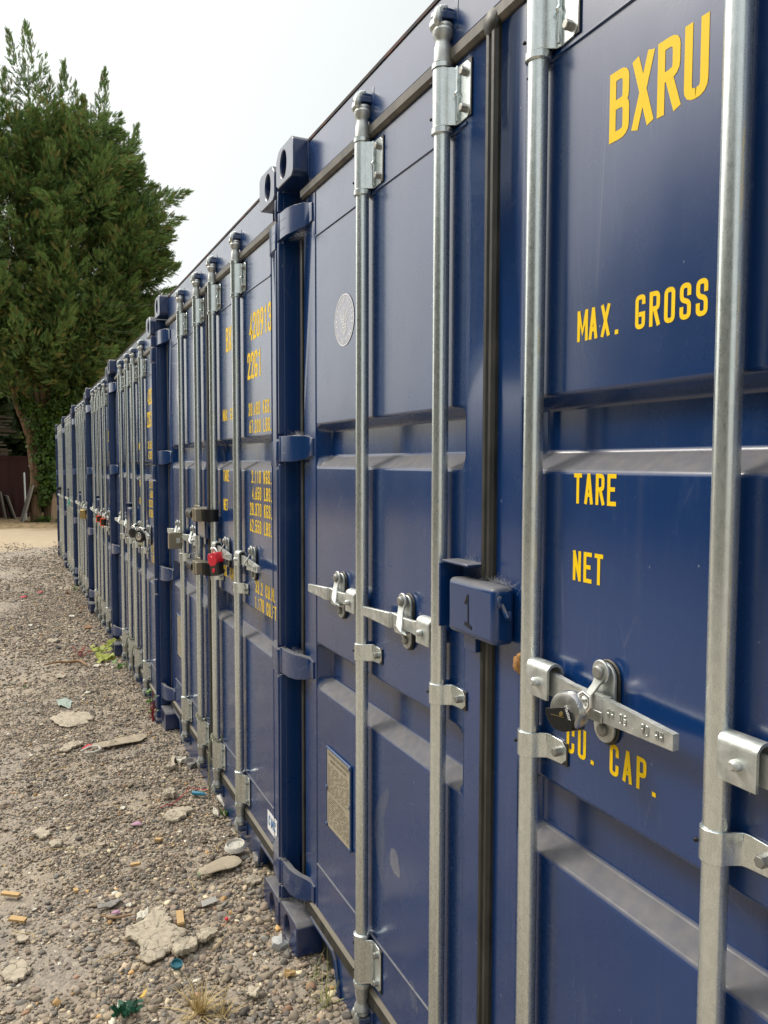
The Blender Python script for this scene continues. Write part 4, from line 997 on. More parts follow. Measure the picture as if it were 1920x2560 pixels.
# scattered far pieces
for (x, y, m, s_, nm, lb, ct) in [(-.704, 8.92, REDS, .09, 'red_scrap', 'left of two pink-red scraps far along the gravel', 'litter'), (-.499, 9.24, REDS, .06, 'red_scrap', 'right of two pink-red scraps far along the gravel', 'litter'),
    (-.444, 5.40, BLACKB, .045, 'black_scrap', 'black lump of rubber in front of the lime-leaved weed', 'litter'), (-.484, 5.79, MUD, .11, 'render_flake', 'long raised flake behind the black rubber lump', 'flake'),
    (-.230, 7.08, PALESTONE, .08, 'render_flake', 'white flake near the fourth container', 'flake'), (-.66, 6.72, PAPER, .05, 'card_scrap', 'white scrap beside a small black one', 'litter'),
    (-.754, 6.60, BLACKB, .035, 'black_scrap', 'small black scrap far left', 'litter'), (-.626, 6.19, PAPER, .03, 'card_scrap', 'small oval white scrap on bare dirt', 'litter'),
    (-.118, 6.31, DLEAF, .10, 'dry_leaf', 'brown dry leaf near the third container', 'leaf'), (-.06, 5.94, BLACKB, .05, 'black_scrap', 'dark stick of rubber by the third container', 'litter'),
    (-.902, 9.72, BLACKB, .06, 'black_scrap', 'dark scrap at the far left edge', 'litter'), (-.67, 11.14, MUD, .11, 'render_flake', 'pale flake far left beyond the red scraps', 'flake'),
    (-.348, 11.41, MUD, .08, 'render_flake', 'pale flake in front of the fifth container', 'flake'), (-.916, 14.24, PAPER, .08, 'card_scrap', 'white strip at the far left', 'litter'),
    (-.724, 13.89, MUD, .10, 'render_flake', 'humped flake near the far end of the gravel', 'flake'), (-.296, 15.07, PAPER, .07, 'card_scrap', 'white scrap near the edge of the sandy track', 'litter'),
    (-.014, 15.2, MUD, .09, 'render_flake', 'flake by the farthest container', 'flake'), (-.194, 4.44, PALESTONE, .07, 'render_flake', 'white flake under the lime leaves', 'flake'), (-.493, 4.175, MUD, .08, 'render_flake', 'flat flake in front of the twig', 'flake')]:
    pg = [(x+s_*.55*random.uniform(.6, 1)*math.cos(a), y+s_*random.uniform(.6, 1.2)*math.sin(a)) for a in [k*math.pi/4 for k in range(8)]]
    flake(nm, pg, m, lb, ct, FG if nm == 'render_flake' else None, .010, .018, .012)
rr = random.Random(77)
for k in range(70):
    y = .1+16*rr.random()**1.8; x = -.95+rr.random()*.92; s_ = rr.uniform(.008, .020)*(1+y*.11)
    pg = [(x+s_*rr.uniform(.5, 1)*math.cos(a), y+s_*rr.uniform(.5, 1.1)*math.sin(a)) for a in [j*math.pi/3+k for j in range(6)]]
    flake('render_crumb', pg, rr.choice([MUD, MUD, CARD, PALESTONE]), 'small pale crumb of render scattered over the gravel', 'crumb', 'render crumbs scattered over the gravel', .005, .014, .006, sub=False)
# little wood chips and stones one can pick out
def chunk(name, x, y, r, m, label, cat, group=None, dz=.008):
    b = MB(); a = random.uniform(0, 3); b.blob((0, 0, 0), (r[0], r[1], r[2]), 2, .7)
    o = b.build(name, m, None, smooth=30, loc=(x, y, gz(x, y)+dz+r[2]*.4)); o.rotation_euler = (random.uniform(-.2, .2), random.uniform(-.2, .2), a); return tag(o, label, cat, group)
chunk('pale_stone', -.407, .286, (.030, .026, .020), PALESTONE, 'white stone resting on the top edge of the largest flake', 'stone')
chunk('pale_stone', -.030, -.085, (.022, .028, .022), mat('speckled_stone', (.42, .42, .40), .9), 'light grey speckled stone by the nearest corner casting', 'stone')
chunk('sandstone_chip', -.052, -.256, (.020, .012, .010), WOODM, 'honey coloured stone in the foreground by the sill', 'stone')
chunk('pale_stone', .028, 1.66, (.03, .04, .03), GREYB, 'grey rock under the second bar foot', 'stone'); chunk('pale_stone', -.01, 1.74, (.03, .035, .02), PALESTONE, 'pale rock beside the grey rock', 'stone')
def chip(x, y, a, l_, w_, label):
    b = MB(); b.box(-w_/2, w_/2, -l_/2, l_/2, -.005, .005); o = b.build('wood_chip', WOODM, None, bevel=.001, loc=(x, y, gz(x, y)+.02)); o.rotation_euler = (random.uniform(-.15, .15), random.uniform(-.15, .15), a)
    tag(o, label, 'wood chip', 'wood chips')
chip(-.835, .649, .9, .075, .018, 'wood chip at the left edge, farther of two'); chip(-.812, .456, 1.0, .06, .022, 'wood chip at the left edge, nearer of two')
chip(-.270, .843, .8, .03, .016, 'orange chip midway on the bare patch'); chip(-.387, .662, 1.2, .04, .016, 'tan chip left of the cup lid'); chip(-.614, .572, .2, .022, .016, 'tiny square tan chip')
# cup lid
o = empty('cup_lid', (-.003, .590, gz(-.003, .59)+.030)); o.rotation_euler = (R(7), R(-5), 0)
b = MB(); b.ring([(0, .0435), (.002, .0455), (.006, .0435), (.013, .0405), (.016, .0385), (.018, .036), (.0165, .0335), (.009, .032), (.0085, .001)], n=48); b.build('lid_body', TUBEW, o, smooth=50)
b = MB(); 
for k in range(7): a = k*.9; b.tube([(.012*math.cos(a), .012*math.sin(a), .0092), (.022*math.cos(a+.4), .022*math.sin(a+.4), .0096), (.024*math.cos(a+.7), .024*math.sin(a+.7), .0092)], .0012, 5)
b.build('embossing', TUBEW, o); tag(o, 'white takeaway cup lid lying by the container wall', 'cup lid')
# insoles
def insole(poly, x, y, toe, label, m_end):
    o = empty('shoe_insole', (0, 0, 0)); f = flake('sole', poly, CARD, None, None, None, .006, .030, .004, sub=False); f.parent = o
    e_ = flake('toe_patch', toe, m_end, None, None, None, .004, .033, .003, sub=False); e_.parent = o; return tag(o, label, 'insole')
insole([(-.185, .462), (-.178, .484), (-.14, .51), (-.101, .533), (-.07, .545), (-.046, .546), (-.022, .538), (-.009, .519), (-.004, .49), (-.011, .471), (-.035, .452), (-.061, .448), (-.10, .448), (-.147, .442), (-.178, .444)], 0, 0,
       [(-.188, .455), (-.180, .484), (-.166, .490), (-.168, .440), (-.182, .441)], 'greyish shoe insole in front of the cup lid', mat('faded_green', (.16, .19, .10), .8))
insole([(-.475, 2.155), (-.437, 2.2), (-.38, 2.225), (-.328, 2.237), (-.26, 2.258), (-.203, 2.27), (-.15, 2.272), (-.124, 2.267), (-.111, 2.227), (-.158, 2.157), (-.267, 2.148), (-.34, 2.14), (-.408, 2.135), (-.454, 2.138)], 0, 0,
       [(-.482, 2.150), (-.447, 2.198), (-.420, 2.205), (-.428, 2.14), (-.456, 2.135)], 'long pale insole with a red end further back', REDS)
b = MB(); z = gz(-.43, 2.09)+.035; b.tube([(-.49, 2.09, z), (-.44, 2.12, z+.01), (-.395, 2.11, z+.01), (-.385, 2.08, z), (-.42, 2.05, z), (-.47, 2.055, z)], .007, 8)
tag(b.build('strap_loop', TUBEW, None), 'bent white plastic strap beside the red ended insole', 'litter')
# tubes, cap, string
b = MB(); z = gz(-.02, 1.22)+.022; b.tube([(-.046, 1.248, z), (-.02, 1.222, z+.002), (-.002, 1.206, z+.002), (.006, 1.199, z)], [.009, .0095, .008, .004], 12); tag(b.build('blue_tube', BLUEP, None), 'small bright blue plastic tube near the wall', 'litter')
b = MB(); z = gz(.06, 1.08)+.022; b.tube([(.056, 1.137, z+.008), (.060, 1.08, z+.004), (.063, 1.032, z)], [.013, .011, .009], 14); tag(b.build('white_tube', TUBEW, None), 'white plastic tube against the wall beside the fourth bar foot', 'litter')
o = empty('bottle_cap', (-.360, -.068, gz(-.36, -.068)+.020)); o.rotation_euler = (R(14), R(8), 0)
b = MB(); b.ring([(0, .012), (0, .017), (.002, .0185), (.011, .0180), (.011, .0160), (.003, .0155), (.003, .010), (.0035, .0005)], n=32); b.build('cap', TEAL, o, smooth=45); tag(o, 'teal bottle cap below the largest flake', 'bottle cap')
b = MB(); P_ = [(-.213, 1.169), (-.18, 1.176), (-.155, 1.19), (-.12, 1.215), (-.089, 1.247), (-.07, 1.29), (-.058, 1.318), (-.035, 1.322), (-.014, 1.312), (.015, 1.27), (.038, 1.235)]
b.tube([(x, y, gz(x, y)+.020+.006*math.sin(k*2.1)) for k, (x, y) in enumerate(P_)], .0022, 6); tag(b.build('red_string', REDS, None), 'red string trailing from the wall across the gravel', 'string')
b = MB(); b.blob((0, 0, 0), (.018, .010, .006), 2, .6); tag(b.build('petal', PINK, None, loc=(-.493, .357, gz(-.493, .357)+.02)), 'pink scrap behind the largest flake', 'litter')
b = MB(); b.blob((0, 0, 0), (.022, .016, .004), 2, .6); tag(b.build('petal', PINK, None, loc=(-.329, 1.048, gz(-.329, 1.048)+.02)), 'pink scrap left of the oval flake', 'litter')
b = MB(); b.blob((0, 0, 0), (.007, .008, .005), 2, .5); tag(b.build('red_scrap', RED, None, loc=(-.152, .130, gz(-.152, .13)+.02)), 'tiny bright red scrap right of the wooden block', 'litter')
b = MB(); rr = random.Random(9)
for k in range(42):
    a = rr.uniform(0, 6.28); e_ = rr.uniform(.1, 1.3); c0 = Vector((rr.uniform(-.03, .03), rr.uniform(-.028, .028), rr.uniform(.004, .02))); d = Vector((math.cos(a)*math.cos(e_), math.sin(a)*math.cos(e_), math.sin(e_)))*.022; s_ = d.orthogonal().normalized()*.006
    b.add([c0-s_, c0+s_, c0+d+s_*.6, c0+d-s_*.6], [(0, 1, 2, 3)])
tag(b.build('green_scrap', GREENP, None, loc=(-.532, -.235, gz(-.53, -.24)+.014)), 'crumpled dark green plastic grass in front of the white card', 'litter')
flake('yellow_leaf', [(-.492, -.185), (-.476, -.165), (-.462, -.150), (-.466, -.172), (-.480, -.19)], YLEAF, 'curled yellow leaf left of the straw tuft', 'leaf', None, .002, .026, .012)
b = MB(); P_ = [(-.545, .36), (-.52, .335), (-.495, .325), (-.46, .322), (-.43, .31)]; b.tube([(x, y, gz(x, y)+.018) for x, y in P_], [.003, .004, .004, .0035, .002], 7); tag(b.build('twig', TWIG, None), 'short curved twig left of the white stone', 'twig')
b = MB(); P_ = [(-.598, 4.601), (-.56, 4.615), (-.519, 4.642), (-.47, 4.66), (-.421, 4.658), (-.375, 4.67), (-.335, 4.663), (-.31, 4.60), (-.296, 4.524), (-.274, 4.414)]
b.tube([(x, y, gz(x, y)+.028+.006*math.sin(k)) for k, (x, y) in enumerate(P_)], [.006, .008, .009, .010, .011, .012, .012, .011, .009, .005], 8); tag(b.build('twig', TWIG, None), 'long curved root in front of the lime-leaved weed', 'twig')
for k, (x, y, a, l_) in enumerate([(-.30, 1.25, .4, .18), (-.62, .92, 2.6, .16), (-.08, .62, 1.0, .08), (-.70, 1.9, .2, .2), (-.20, .36, 1.9, .1), (-.58, .07, .5, .12), (-.76, .30, 2.2, .10), (-.25, -.03, .7, .12)]):
    b = MB(); pts = [(x+math.cos(a)*l_*t+.012*math.sin(t*5+k), y+math.sin(a)*l_*t, gz(x, y)+.020+.004*math.sin(t*7)) for t in np.linspace(0, 1, 7)]; b.tube(pts, .0014, 5)
    tag(b.build('straw', STRAW, None), 'thin dry stalk lying on the gravel', 'straw', 'dry stalks on the gravel')
# plants
def blade(b, p, d, l_, w_, droop):
    pts = []; p = Vector(p); d = Vector(d).normalized(); s_ = d.cross(Vector((0, 0, 1))); s_ = s_.normalized() if s_.length > .01 else Vector((1, 0, 0))
    q_ = p.copy(); vs = []
    for k in range(5):
        t = k/4; ww = w_*(1-t)**.7; vs += [q_-s_*ww, q_+s_*ww]; q_ = q_+d*l_/4; d = (d+Vector((0, 0, -droop))).normalized()
    b.add(vs, [(2*k, 2*k+1, 2*k+3, 2*k+2) for k in range(4)])
def tuft(x, y, n, h_, m, label, cat='grass tuft', spread=.9, droop=.12, w_=.0012, name='grass_tuft', group=None):
    b = MB(); rr = random.Random(int(x*1000+y*77))
    for k in range(n):
        a = rr.uniform(0, 6.28); e_ = rr.uniform(.25, 1.5); blade(b, (rr.uniform(-.012, .012), rr.uniform(-.012, .012), 0), (math.cos(a)*math.cos(e_)*spread, math.sin(a)*math.cos(e_)*spread, math.sin(e_)), h_*rr.uniform(.4, 1), w_*rr.uniform(.7, 1.5), droop*rr.uniform(.3, 2))
    return tag(b.build(name, m, None, smooth=0, loc=(x, y, gz(x, y))), label, cat, group)
tuft(-.339, -.319, 90, .15, STRAW, 'large tuft of dry straw at the bottom of the picture', spread=1.1, droop=.16, w_=.0016)
tuft(-.28, -.36, 40, .11, STRAW, 'smaller dry straw tuft right of the large one', spread=1.2, droop=.2)
tuft(.0, -.44, 26, .17, mat('dry_green_grass', (.26, .27, .08), .8), 'thin green and yellow grass at the foot of the sill', droop=.08)
tuft(.02, -.30, 12, .10, mat('dry_green_grass', (.20, .24, .07), .8), 'few green blades under the fork pocket', droop=.1)
tuft(.047, .979, 10, .05, MIDG, 'tiny bright green weed by the white tube', w_=.006, name='weed', cat='weed')
for x, y, h_, n in ((-.104, 7.6, .12, 30), (-.12, 7.3, .08, 20), (-.05, 9.3, .16, 40), (-.16, 9.0, .12, 40), (-.05, 4.2, .10, 24), (.0, 12.2, .12, 24), (-.75, 4.0, .04, 16), (-.08, 11.8, .12, 30), (-.3, 4.9, .07, 12)):
    tuft(x, y, n, h_, random.choice([MIDG, STRAW, DLEAF]), 'low straggly grass growing along the row', w_=.002, group='grass tufts along the row')
def leafy(x, y, n, r, h_, m, stem_m, label, ls=.03):
    o = empty('weed', (x, y, gz(x, y))); b = MB(); s_ = MB(); rr = random.Random(int(x*991+y*13))
    for k in range(n):
        a = rr.uniform(0, 6.28); rad_ = r*math.sqrt(rr.random()); p = Vector((rad_*math.cos(a), rad_*math.sin(a), h_*rr.uniform(.3, 1))); s_.tube([(0, 0, 0), p*.5+Vector((0, 0, .01)), p], .0012, 4)
        nrm = Vector((rr.uniform(-.6, .6), rr.uniform(-.9, .1), 1)).normalized(); u = nrm.orthogonal().normalized(); v_ = nrm.cross(u); sz = ls*rr.uniform(.6, 1.2)
        ring_ = [p+(u*math.cos(t)+v_*math.sin(t))*sz*(1+.18*math.cos(5*t))+nrm*.004*math.cos(3*t) for t in [2*math.pi*j/15 for j in range(15)]]
        b.add([p]+ring_, [(0, 1+j, 1+(j+1) % 15) for j in range(15)])
    b.build('leaves', m, o); s_.build('stem', stem_m, o, smooth=0); return tag(o, label, 'weed')
leafy(-.126, 4.95, 8, .09, .10, LIME, MIDG, 'lime-green leaved weed, left clump by the third container')
leafy(-.141, 4.60, 11, .10, .07, LIME, MIDG, 'lime-green leaved weed nearest the twig')
leafy(.00, 4.85, 11, .08, .13, LIME, MIDG, 'lime-green leaved weed touching the container wall')
leafy(-.286, 4.92, 14, .09, .11, mat('red_leaf', (.22, .06, .04), .7), REDSTEM, 'reddish-leaved weed left of the lime ones', .016)
leafy(-.031, 4.253, 8, .05, .05, MIDG, MIDG, 'small dark green weed in front of the lime ones', .018)
o = leafy(-.031, 2.558, 10, .03, .20, MIDG, REDSTEM, 'tall weed with a red stem at the foot of the row', .016)
b = MB(); b.tube([(0, 0, 0), (.004, .002, .08), (0, 0, .2)], [.006, .004, .002], 6)
for k in range(9): a = k*2.4; b.tube([(0, 0, .01+k*.008), (.03*math.cos(a), .03*math.sin(a), .03+k*.01)], .0025, 5)
b.build('red_stalk', REDSTEM, o)

# ------------------------------------------------------------------ trees
def bark_mat():
    m = mat('cypress_bark', (.16, .10, .06), .9, spec=.2); q = NB(m); v = q.coord((1, 1, .22))
    c = q.mix(q.ramp(q.noise(v, 9, 6, .65), [(.3, 0.), (.7, 1.)]), (.10, .062, .040), (.25, .155, .095)); q.set('Base Color', c); q.set('Normal', q.bump(q.noise(v, 16, 5), .7, .03)); return m
BARK = bark_mat()
def foliage_mat(name, rough=.7, tr=.25):
    m = bpy.data.materials.new(name); m.use_nodes = True; b = m.node_tree.nodes['Principled BSDF']; q = NB(m)
    a = q.n('ShaderNodeAttribute', attribute_name='col'); q.set('Base Color', a.outputs['Color']); q.set('Roughness', rough); b.inputs['Specular IOR Level'].default_value = .25
    t = q.n('ShaderNodeBsdfTranslucent'); q.l(a.outputs['Color'], t.inputs[0]); mx_ = q.n('ShaderNodeMixShader'); mx_.inputs[0].default_value = tr
    q.l(b.outputs[0], mx_.inputs[1]); q.l(t.outputs[0], mx_.inputs[2]); q.l(mx_.outputs[0], m.node_tree.nodes['Material Output'].inputs[0]); return m
FOL = foliage_mat('cypress_foliage')
def frond_proto(k, n=9):
    r_ = np.random.default_rng(100+k); V, Fc = [], []
    def tri(p, d, s_, l_, w_):
        o = len(V); V.extend([p-s_*w_, p+s_*w_, p+d*l_]); Fc.append([o, o+1, o+2])
    zz = np.array([0, 0, 1.]); xx = np.array([1., 0, 0]); yy = np.array([0, 1., 0])
    tri(np.zeros(3), zz, xx, 1.0, .05)
    for i in range(n):
        t = .06+.85*i/n; sd_ = 1 if i % 2 else -1; a = .55+r_.uniform(-.12, .2); d = zz*math.cos(a)+xx*sd_*math.sin(a)+yy*r_.uniform(-.35, .35); d /= np.linalg.norm(d)
        l_ = .46*(1-t*.75)*r_.uniform(.8, 1.2); s_ = np.cross(d, yy); s_ /= np.linalg.norm(s_)
        tri(zz*t, d, s_, l_, .052)
    return np.array(V), np.array(Fc)
FR = [frond_proto(k) for k in range(5)]
def fronds(pos, dirs, size, col):
    """pos,dirs (n,3): leafy sprays pointing along dirs"""
    n = len(pos); d = dirs/np.linalg.norm(dirs, axis=1)[:, None]; r_ = rng.normal(size=(n, 3)); u = np.cross(d, r_); u /= np.linalg.norm(u, axis=1)[:, None]; v_ = np.cross(d, u)
    Vs, Fs, Cs, off = [], [], [], 0; which = rng.integers(0, len(FR), n)
    for k, (V0, F0) in enumerate(FR):
        s_ = which == k; m_ = s_.sum()
        if not m_: continue
        P = (V0[None, :, 0, None]*u[s_][:, None]+V0[None, :, 1, None]*v_[s_][:, None]+V0[None, :, 2, None]*d[s_][:, None])*size[s_][:, None, None]+pos[s_][:, None]
        tip = np.linalg.norm(V0, axis=1); cc = col[s_][:, None, :]*np.ones((1, len(V0), 1))
        Vs.append(P.reshape(-1, 3)); Fs.append((F0[None]+(np.arange(m_)*len(V0))[:, None, None]).reshape(-1, 3)+off); Cs.append(cc.reshape(-1, 3)); off += m_*len(V0)
    return np.concatenate(Vs), np.concatenate(Fs), np.concatenate(Cs)
def plumes(specs, dens=70):
    """specs: list of (base, tip, radius, tint) feather-shaped clumps"""
    P, D, S, Cc = [], [], [], []
    for base, tip, rad_, tint, nf in specs:
        base = np.array(base, float); ax = np.array(tip, float)-base; L_ = np.linalg.norm(ax); ax = ax/L_
        n = int(nf); t = rng.uniform(0, 1, n)**.85; phi = rng.uniform(0, 2*np.pi, n); a0 = np.cross(ax, [.3, .2, .9]); a0 /= np.linalg.norm(a0); b0 = np.cross(ax, a0)
        rr_ = rad_*(1-t)**.75*(.25+.75*rng.uniform(0, 1, n)**.5)*(1+.35*np.sin(phi*3+tint*40+t*9))
        rdir = np.cos(phi)[:, None]*a0+np.sin(phi)[:, None]*b0
        p = base+ax*(t*L_)[:, None]+rdir*rr_[:, None]; d = ax*(.55+.6*t)[:, None]+rdir*(1.0*(1-t))[:, None]+rng.normal(0, .32, (n, 3))+np.array([0, 0, .12])
        sz = rng.uniform(.20, .40, n)*(1-.35*t)
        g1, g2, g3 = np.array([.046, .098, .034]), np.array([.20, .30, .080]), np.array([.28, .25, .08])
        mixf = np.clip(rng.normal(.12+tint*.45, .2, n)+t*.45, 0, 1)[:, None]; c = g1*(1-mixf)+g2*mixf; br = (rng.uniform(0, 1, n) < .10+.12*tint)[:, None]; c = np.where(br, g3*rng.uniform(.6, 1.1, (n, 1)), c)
        P.append(p); D.append(d); S.append(sz); Cc.append(c)
    return fronds(np.concatenate(P), np.concatenate(D), np.concatenate(S), np.concatenate(Cc))
ZR = [3.2, 4.2, 5, 6, 7, 8.1, 9, 9.8, 10.6, 11.5, 12.7, 13.6]; XRt = [1.2, 1.7, 2.5, 3.3, 3.8, 4.0, 3.9, 3.9, 3.4, 2.9, 2.4, 1.0]
def crown(x0, x1, n, seed, yc=26.3, depth=2.6):
    r_ = np.random.default_rng(seed); sp = []
    while len(sp) < n:
        z = r_.uniform(4.2, 12.7); x = r_.uniform(x0, x1); xr = np.interp(z, ZR, XRt)
        if x > xr-.1: continue
        edge = (xr-x)                       # distance to the open right side
        layer = r_.random(); bulge = depth*min(1, (edge/2.2))**.5*(1 if z < 11 else .6)
        y = yc-bulge*(1-layer*.9)-r_.choice([0, 0, .5]); L_ = r_.uniform(1.0, 2.3); out = np.array([.35 if edge < 1.2 else r_.uniform(-.6, .6), -.9*r_.uniform(.4, 1.2), .9*r_.uniform(.05, 1.1)])
        if edge < 1.0: out[0] += .6
        out /= np.linalg.norm(out); base = np.array([x, y, z])-out*L_*.6
        sp.append((base, base+out*L_, r_.uniform(.40, .75), r_.random(), 150))
    return sp
def trunk_tube(b, pts, r0, r1, n=10, wob=.03):
    k = len(pts); b.tube([(p[0]+random.uniform(-wob, wob), p[1]+random.uniform(-wob, wob), p[2]) for p in pts], [r0+(r1-r0)*i/(k-1) for i in range(k)], n)
def curve(p0, p1, p2, n=8):
    p0, p1, p2 = Vector(p0), Vector(p1), Vector(p2); return [p0*(1-t)**2+p1*2*t*(1-t)+p2*t*t for t in [i/n for i in range(n+1)]]
def make_tree(label, specs, trunks, loc):
    o = empty('cypress_tree', loc); L0 = np.array(loc)
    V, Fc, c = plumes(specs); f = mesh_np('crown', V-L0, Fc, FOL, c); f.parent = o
    b = MB()
    for pts, r0, r1 in trunks: trunk_tube(b, [Vector(p)-Vector(loc) for p in pts], r0, r1)
    b.build('trunk', BARK, o); return tag(o, label, 'tree', 'cypress trees behind the row')
gb = gh(26)
def lead(xt, zt, xb, zb, y=26.2, rad_=.42, n=150, tint=.35): return ((xb, y, zb), (xt, y-.1, zt), rad_, tint, n)
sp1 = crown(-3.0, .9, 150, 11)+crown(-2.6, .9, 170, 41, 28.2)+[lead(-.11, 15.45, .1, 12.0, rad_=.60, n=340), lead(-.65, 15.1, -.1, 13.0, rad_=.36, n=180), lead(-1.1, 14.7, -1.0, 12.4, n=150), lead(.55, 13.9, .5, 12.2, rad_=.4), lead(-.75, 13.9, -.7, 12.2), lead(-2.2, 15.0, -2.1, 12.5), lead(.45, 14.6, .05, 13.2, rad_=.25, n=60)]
t1 = [([(-.15, 26, gb), (-.12, 26, 1.2), (-.28, 26.05, 2.4), (-.5, 26.1, 3.2)], .17, .14), (curve((-.5, 26.1, 3.1), (-1.0, 26.2, 4.6), (-1.5, 26.1, 8), 8), .13, .06), (curve((-.05, 26, 2.6), (-.15, 26, 3.2), (-.75, 26, 4.9), 8), .12, .07),
      (curve((.0, 26, 2.8), (.0, 26, 4.4), (-.45, 26.2, 5.6), 8), .075, .05), (curve((.18, 26.1, 3.3), (.1, 26.1, 4.6), (.0, 26.2, 9.5), 8), .11, .06)]
make_tree('tall cypress on the left with the highest tips and ivy round its foot', sp1, t1, (-.1, 26, gb))
sp2 = crown(.3, 2.9, 130, 12)+crown(.3, 2.6, 90, 42, 28.0)+[lead(1.0, 14.45, 1.0, 12.0, rad_=.40, n=240), lead(2.25, 14.45, 1.95, 11.6, rad_=.46, n=330), lead(1.62, 13.5, 1.5, 12.0, rad_=.25, n=110), lead(1.35, 13.9, 1.2, 12.3, rad_=.3, n=90), lead(2.75, 12.95, 2.2, 12.3, rad_=.16, n=40)]
t2 = [([(.25, 26.2, gb), (.3, 26.2, 1.0), (.3, 26.25, 3.0)], .17, .14), (curve((.3, 26.2, 3.0), (.35, 26.2, 4.0), (.12, 26.3, 5.2), 6), .09, .06), (curve((.4, 26.2, 2.6), (.6, 26.2, 3.4), (1.4, 26.3, 4.9), 6), .08, .05), (curve((1.1, 26.5, 2.0), (1.6, 26.5, 5), (1.8, 26.6, 11), 8), .12, .05)]
make_tree('middle cypress with two slim tips behind the far containers', sp2, t2, (.28, 26.2, gb))
sp3 = crown(2.2, 4.3, 110, 13, 26.5)+[lead(3.25, 12.85, 2.8, 11.0, rad_=.42, n=220), lead(4.95, 10.95, 3.4, 10.2, rad_=.42, n=240), lead(4.55, 9.85, 3.3, 9.3, rad_=.3, n=110), lead(4.55, 8.4, 3.3, 7.9, rad_=.5, n=260), lead(4.35, 7.1, 3.2, 6.9, rad_=.4, n=120), lead(3.95, 10.75, 3.3, 9.6, rad_=.35), lead(3.8, 6.2, 3.0, 5.6, rad_=.4), lead(4.75, 10.0, 3.7, 9.9, rad_=.25, n=80)]
t3 = [(curve((3.0, 26.8, gb), (2.6, 26.8, 5), (2.9, 26.8, 11), 8), .16, .05), (curve((2.9, 26.6, 3.6), (2.2, 26.4, 4.2), (3.3, 26.2, 6.4), 6), .07, .04)]
make_tree('right-hand cypress whose side branch points right above the containers', sp3, t3, (3.0, 26.8, gb))
# snapped stump
b = MB(); pts = [(.45, 25.4, gb), (.44, 25.4, .1), (.46, 25.42, .45)]; b.tube(pts, [.20, .155, .13], 12)
for k in range(9): a = k*.7; b.tube([(.46+.09*math.cos(a), 25.42+.09*math.sin(a), .4), (.46+.11*math.cos(a), 25.42+.11*math.sin(a), .52+.12*random.random())], [.035, .008], 5)
SPLIT = mat('split_wood', (.30, .21, .13), .9); q = NB(SPLIT); q.set('Base Color', q.mix(q.noise(q.coord((1, 1, .15)), 22, 5), (.17, .11, .065), (.40, .29, .18)))
tag(b.build('tree_stump', SPLIT, None), 'splintered pale stump beside the farthest container', 'tree stump')
# ivy
def leaves(name, pos, nrm, size, col, m):
    n = len(pos); nrm = nrm/np.linalg.norm(nrm, axis=1)[:, None]; r_ = rng.normal(size=(n, 3)); u = np.cross(nrm, r_); u /= np.linalg.norm(u, axis=1)[:, None]; v_ = np.cross(nrm, u)
    shp = np.array([(0, -.5, 0), (.42, -.15, .06), (.30, .3, .03), (0, .62, -.05), (-.30, .3, .03), (-.42, -.15, .06)])
    P = (shp[None, :, 0, None]*u[:, None]+shp[None, :, 1, None]*v_[:, None]+shp[None, :, 2, None]*nrm[:, None])*size[:, None, None]+pos[:, None]
    F0 = np.array([(0, 1, 2), (0, 2, 3), (0, 3, 4), (0, 4, 5)]); Fc = (F0[None]+(np.arange(n)*6)[:, None, None]).reshape(-1, 3)
    return mesh_np(name, P.reshape(-1, 3), Fc, m, np.repeat(col, 6, 0))
IVY = foliage_mat('ivy_leaves', .42, .2)
def ivy(label, axis_pts, rads, n, seed, size=.10, side=0.):
    r_ = np.random.default_rng(seed); A = np.array(axis_pts); t = r_.uniform(0, 1, n)*(len(A)-1); i = np.minimum(t.astype(int), len(A)-2); f = (t-i)[:, None]
    c = A[i]*(1-f)+A[i+1]*f; rd = np.array(rads)[i]*(1-f[:, 0])+np.array(rads)[i+1]*f[:, 0]; phi = r_.uniform(0, 2*np.pi, n)
    lump = 1+.45*np.sin(phi*3+c[:, 2]*5)+.35*np.sin(c[:, 2]*11+phi*2); rr_ = rd*(.55+.5*r_.uniform(0, 1, n))*lump
    d = np.stack([np.cos(phi), np.sin(phi), np.zeros(n)], 1); p = c+d*rr_[:, None]+np.array([side, 0, 0]); p[:, 2] += r_.normal(0, .08, n)
    nr = d+r_.normal(0, .5, (n, 3))+np.array([0, -.2, .6]); k = r_.uniform(0, 1, n)[:, None]; col = np.array([.030, .060, .012])*(1-k)+np.array([.10, .17, .028])*k
    o = leaves('ivy', p, nr, size*r_.uniform(.6, 1.3, n), col, IVY); return tag(o, label, 'ivy', 'ivy climbing the trunks')
ivy('ivy covering the left leaning trunk from the ground to its fork', [(.05, 25.9, .2), (.05, 25.9, 1.3), (.02, 25.9, 2.4), (-.15, 25.9, 3.2), (-.45, 25.9, 3.6)], [.16, .24, .34, .34, .16], 1900, 21)
ivy('dense ivy column on the right trunk beside the farthest container', [(.36, 25.8, .5), (.38, 25.8, 1.3), (.42, 25.8, 2.2), (.55, 25.9, 3.0), (.8, 26, 3.7), (1.0, 26, 4.6)], [.20, .28, .36, .42, .5, .35], 3600, 22, .11)
ivy('low ivy sprouting round the foot of the trunks', [(-.1, 25.7, -.3), (.25, 25.6, -.25), (.5, 25.2, -.3)], [.18, .10, .16], 260, 23, .09)
ivy('dark ivy mass high up behind the far containers', [(.8, 26.4, 3.2), (1.6, 26.5, 4.2), (2.6, 26.6, 4.9)], [.5, .6, .5], 2600, 24, .13)

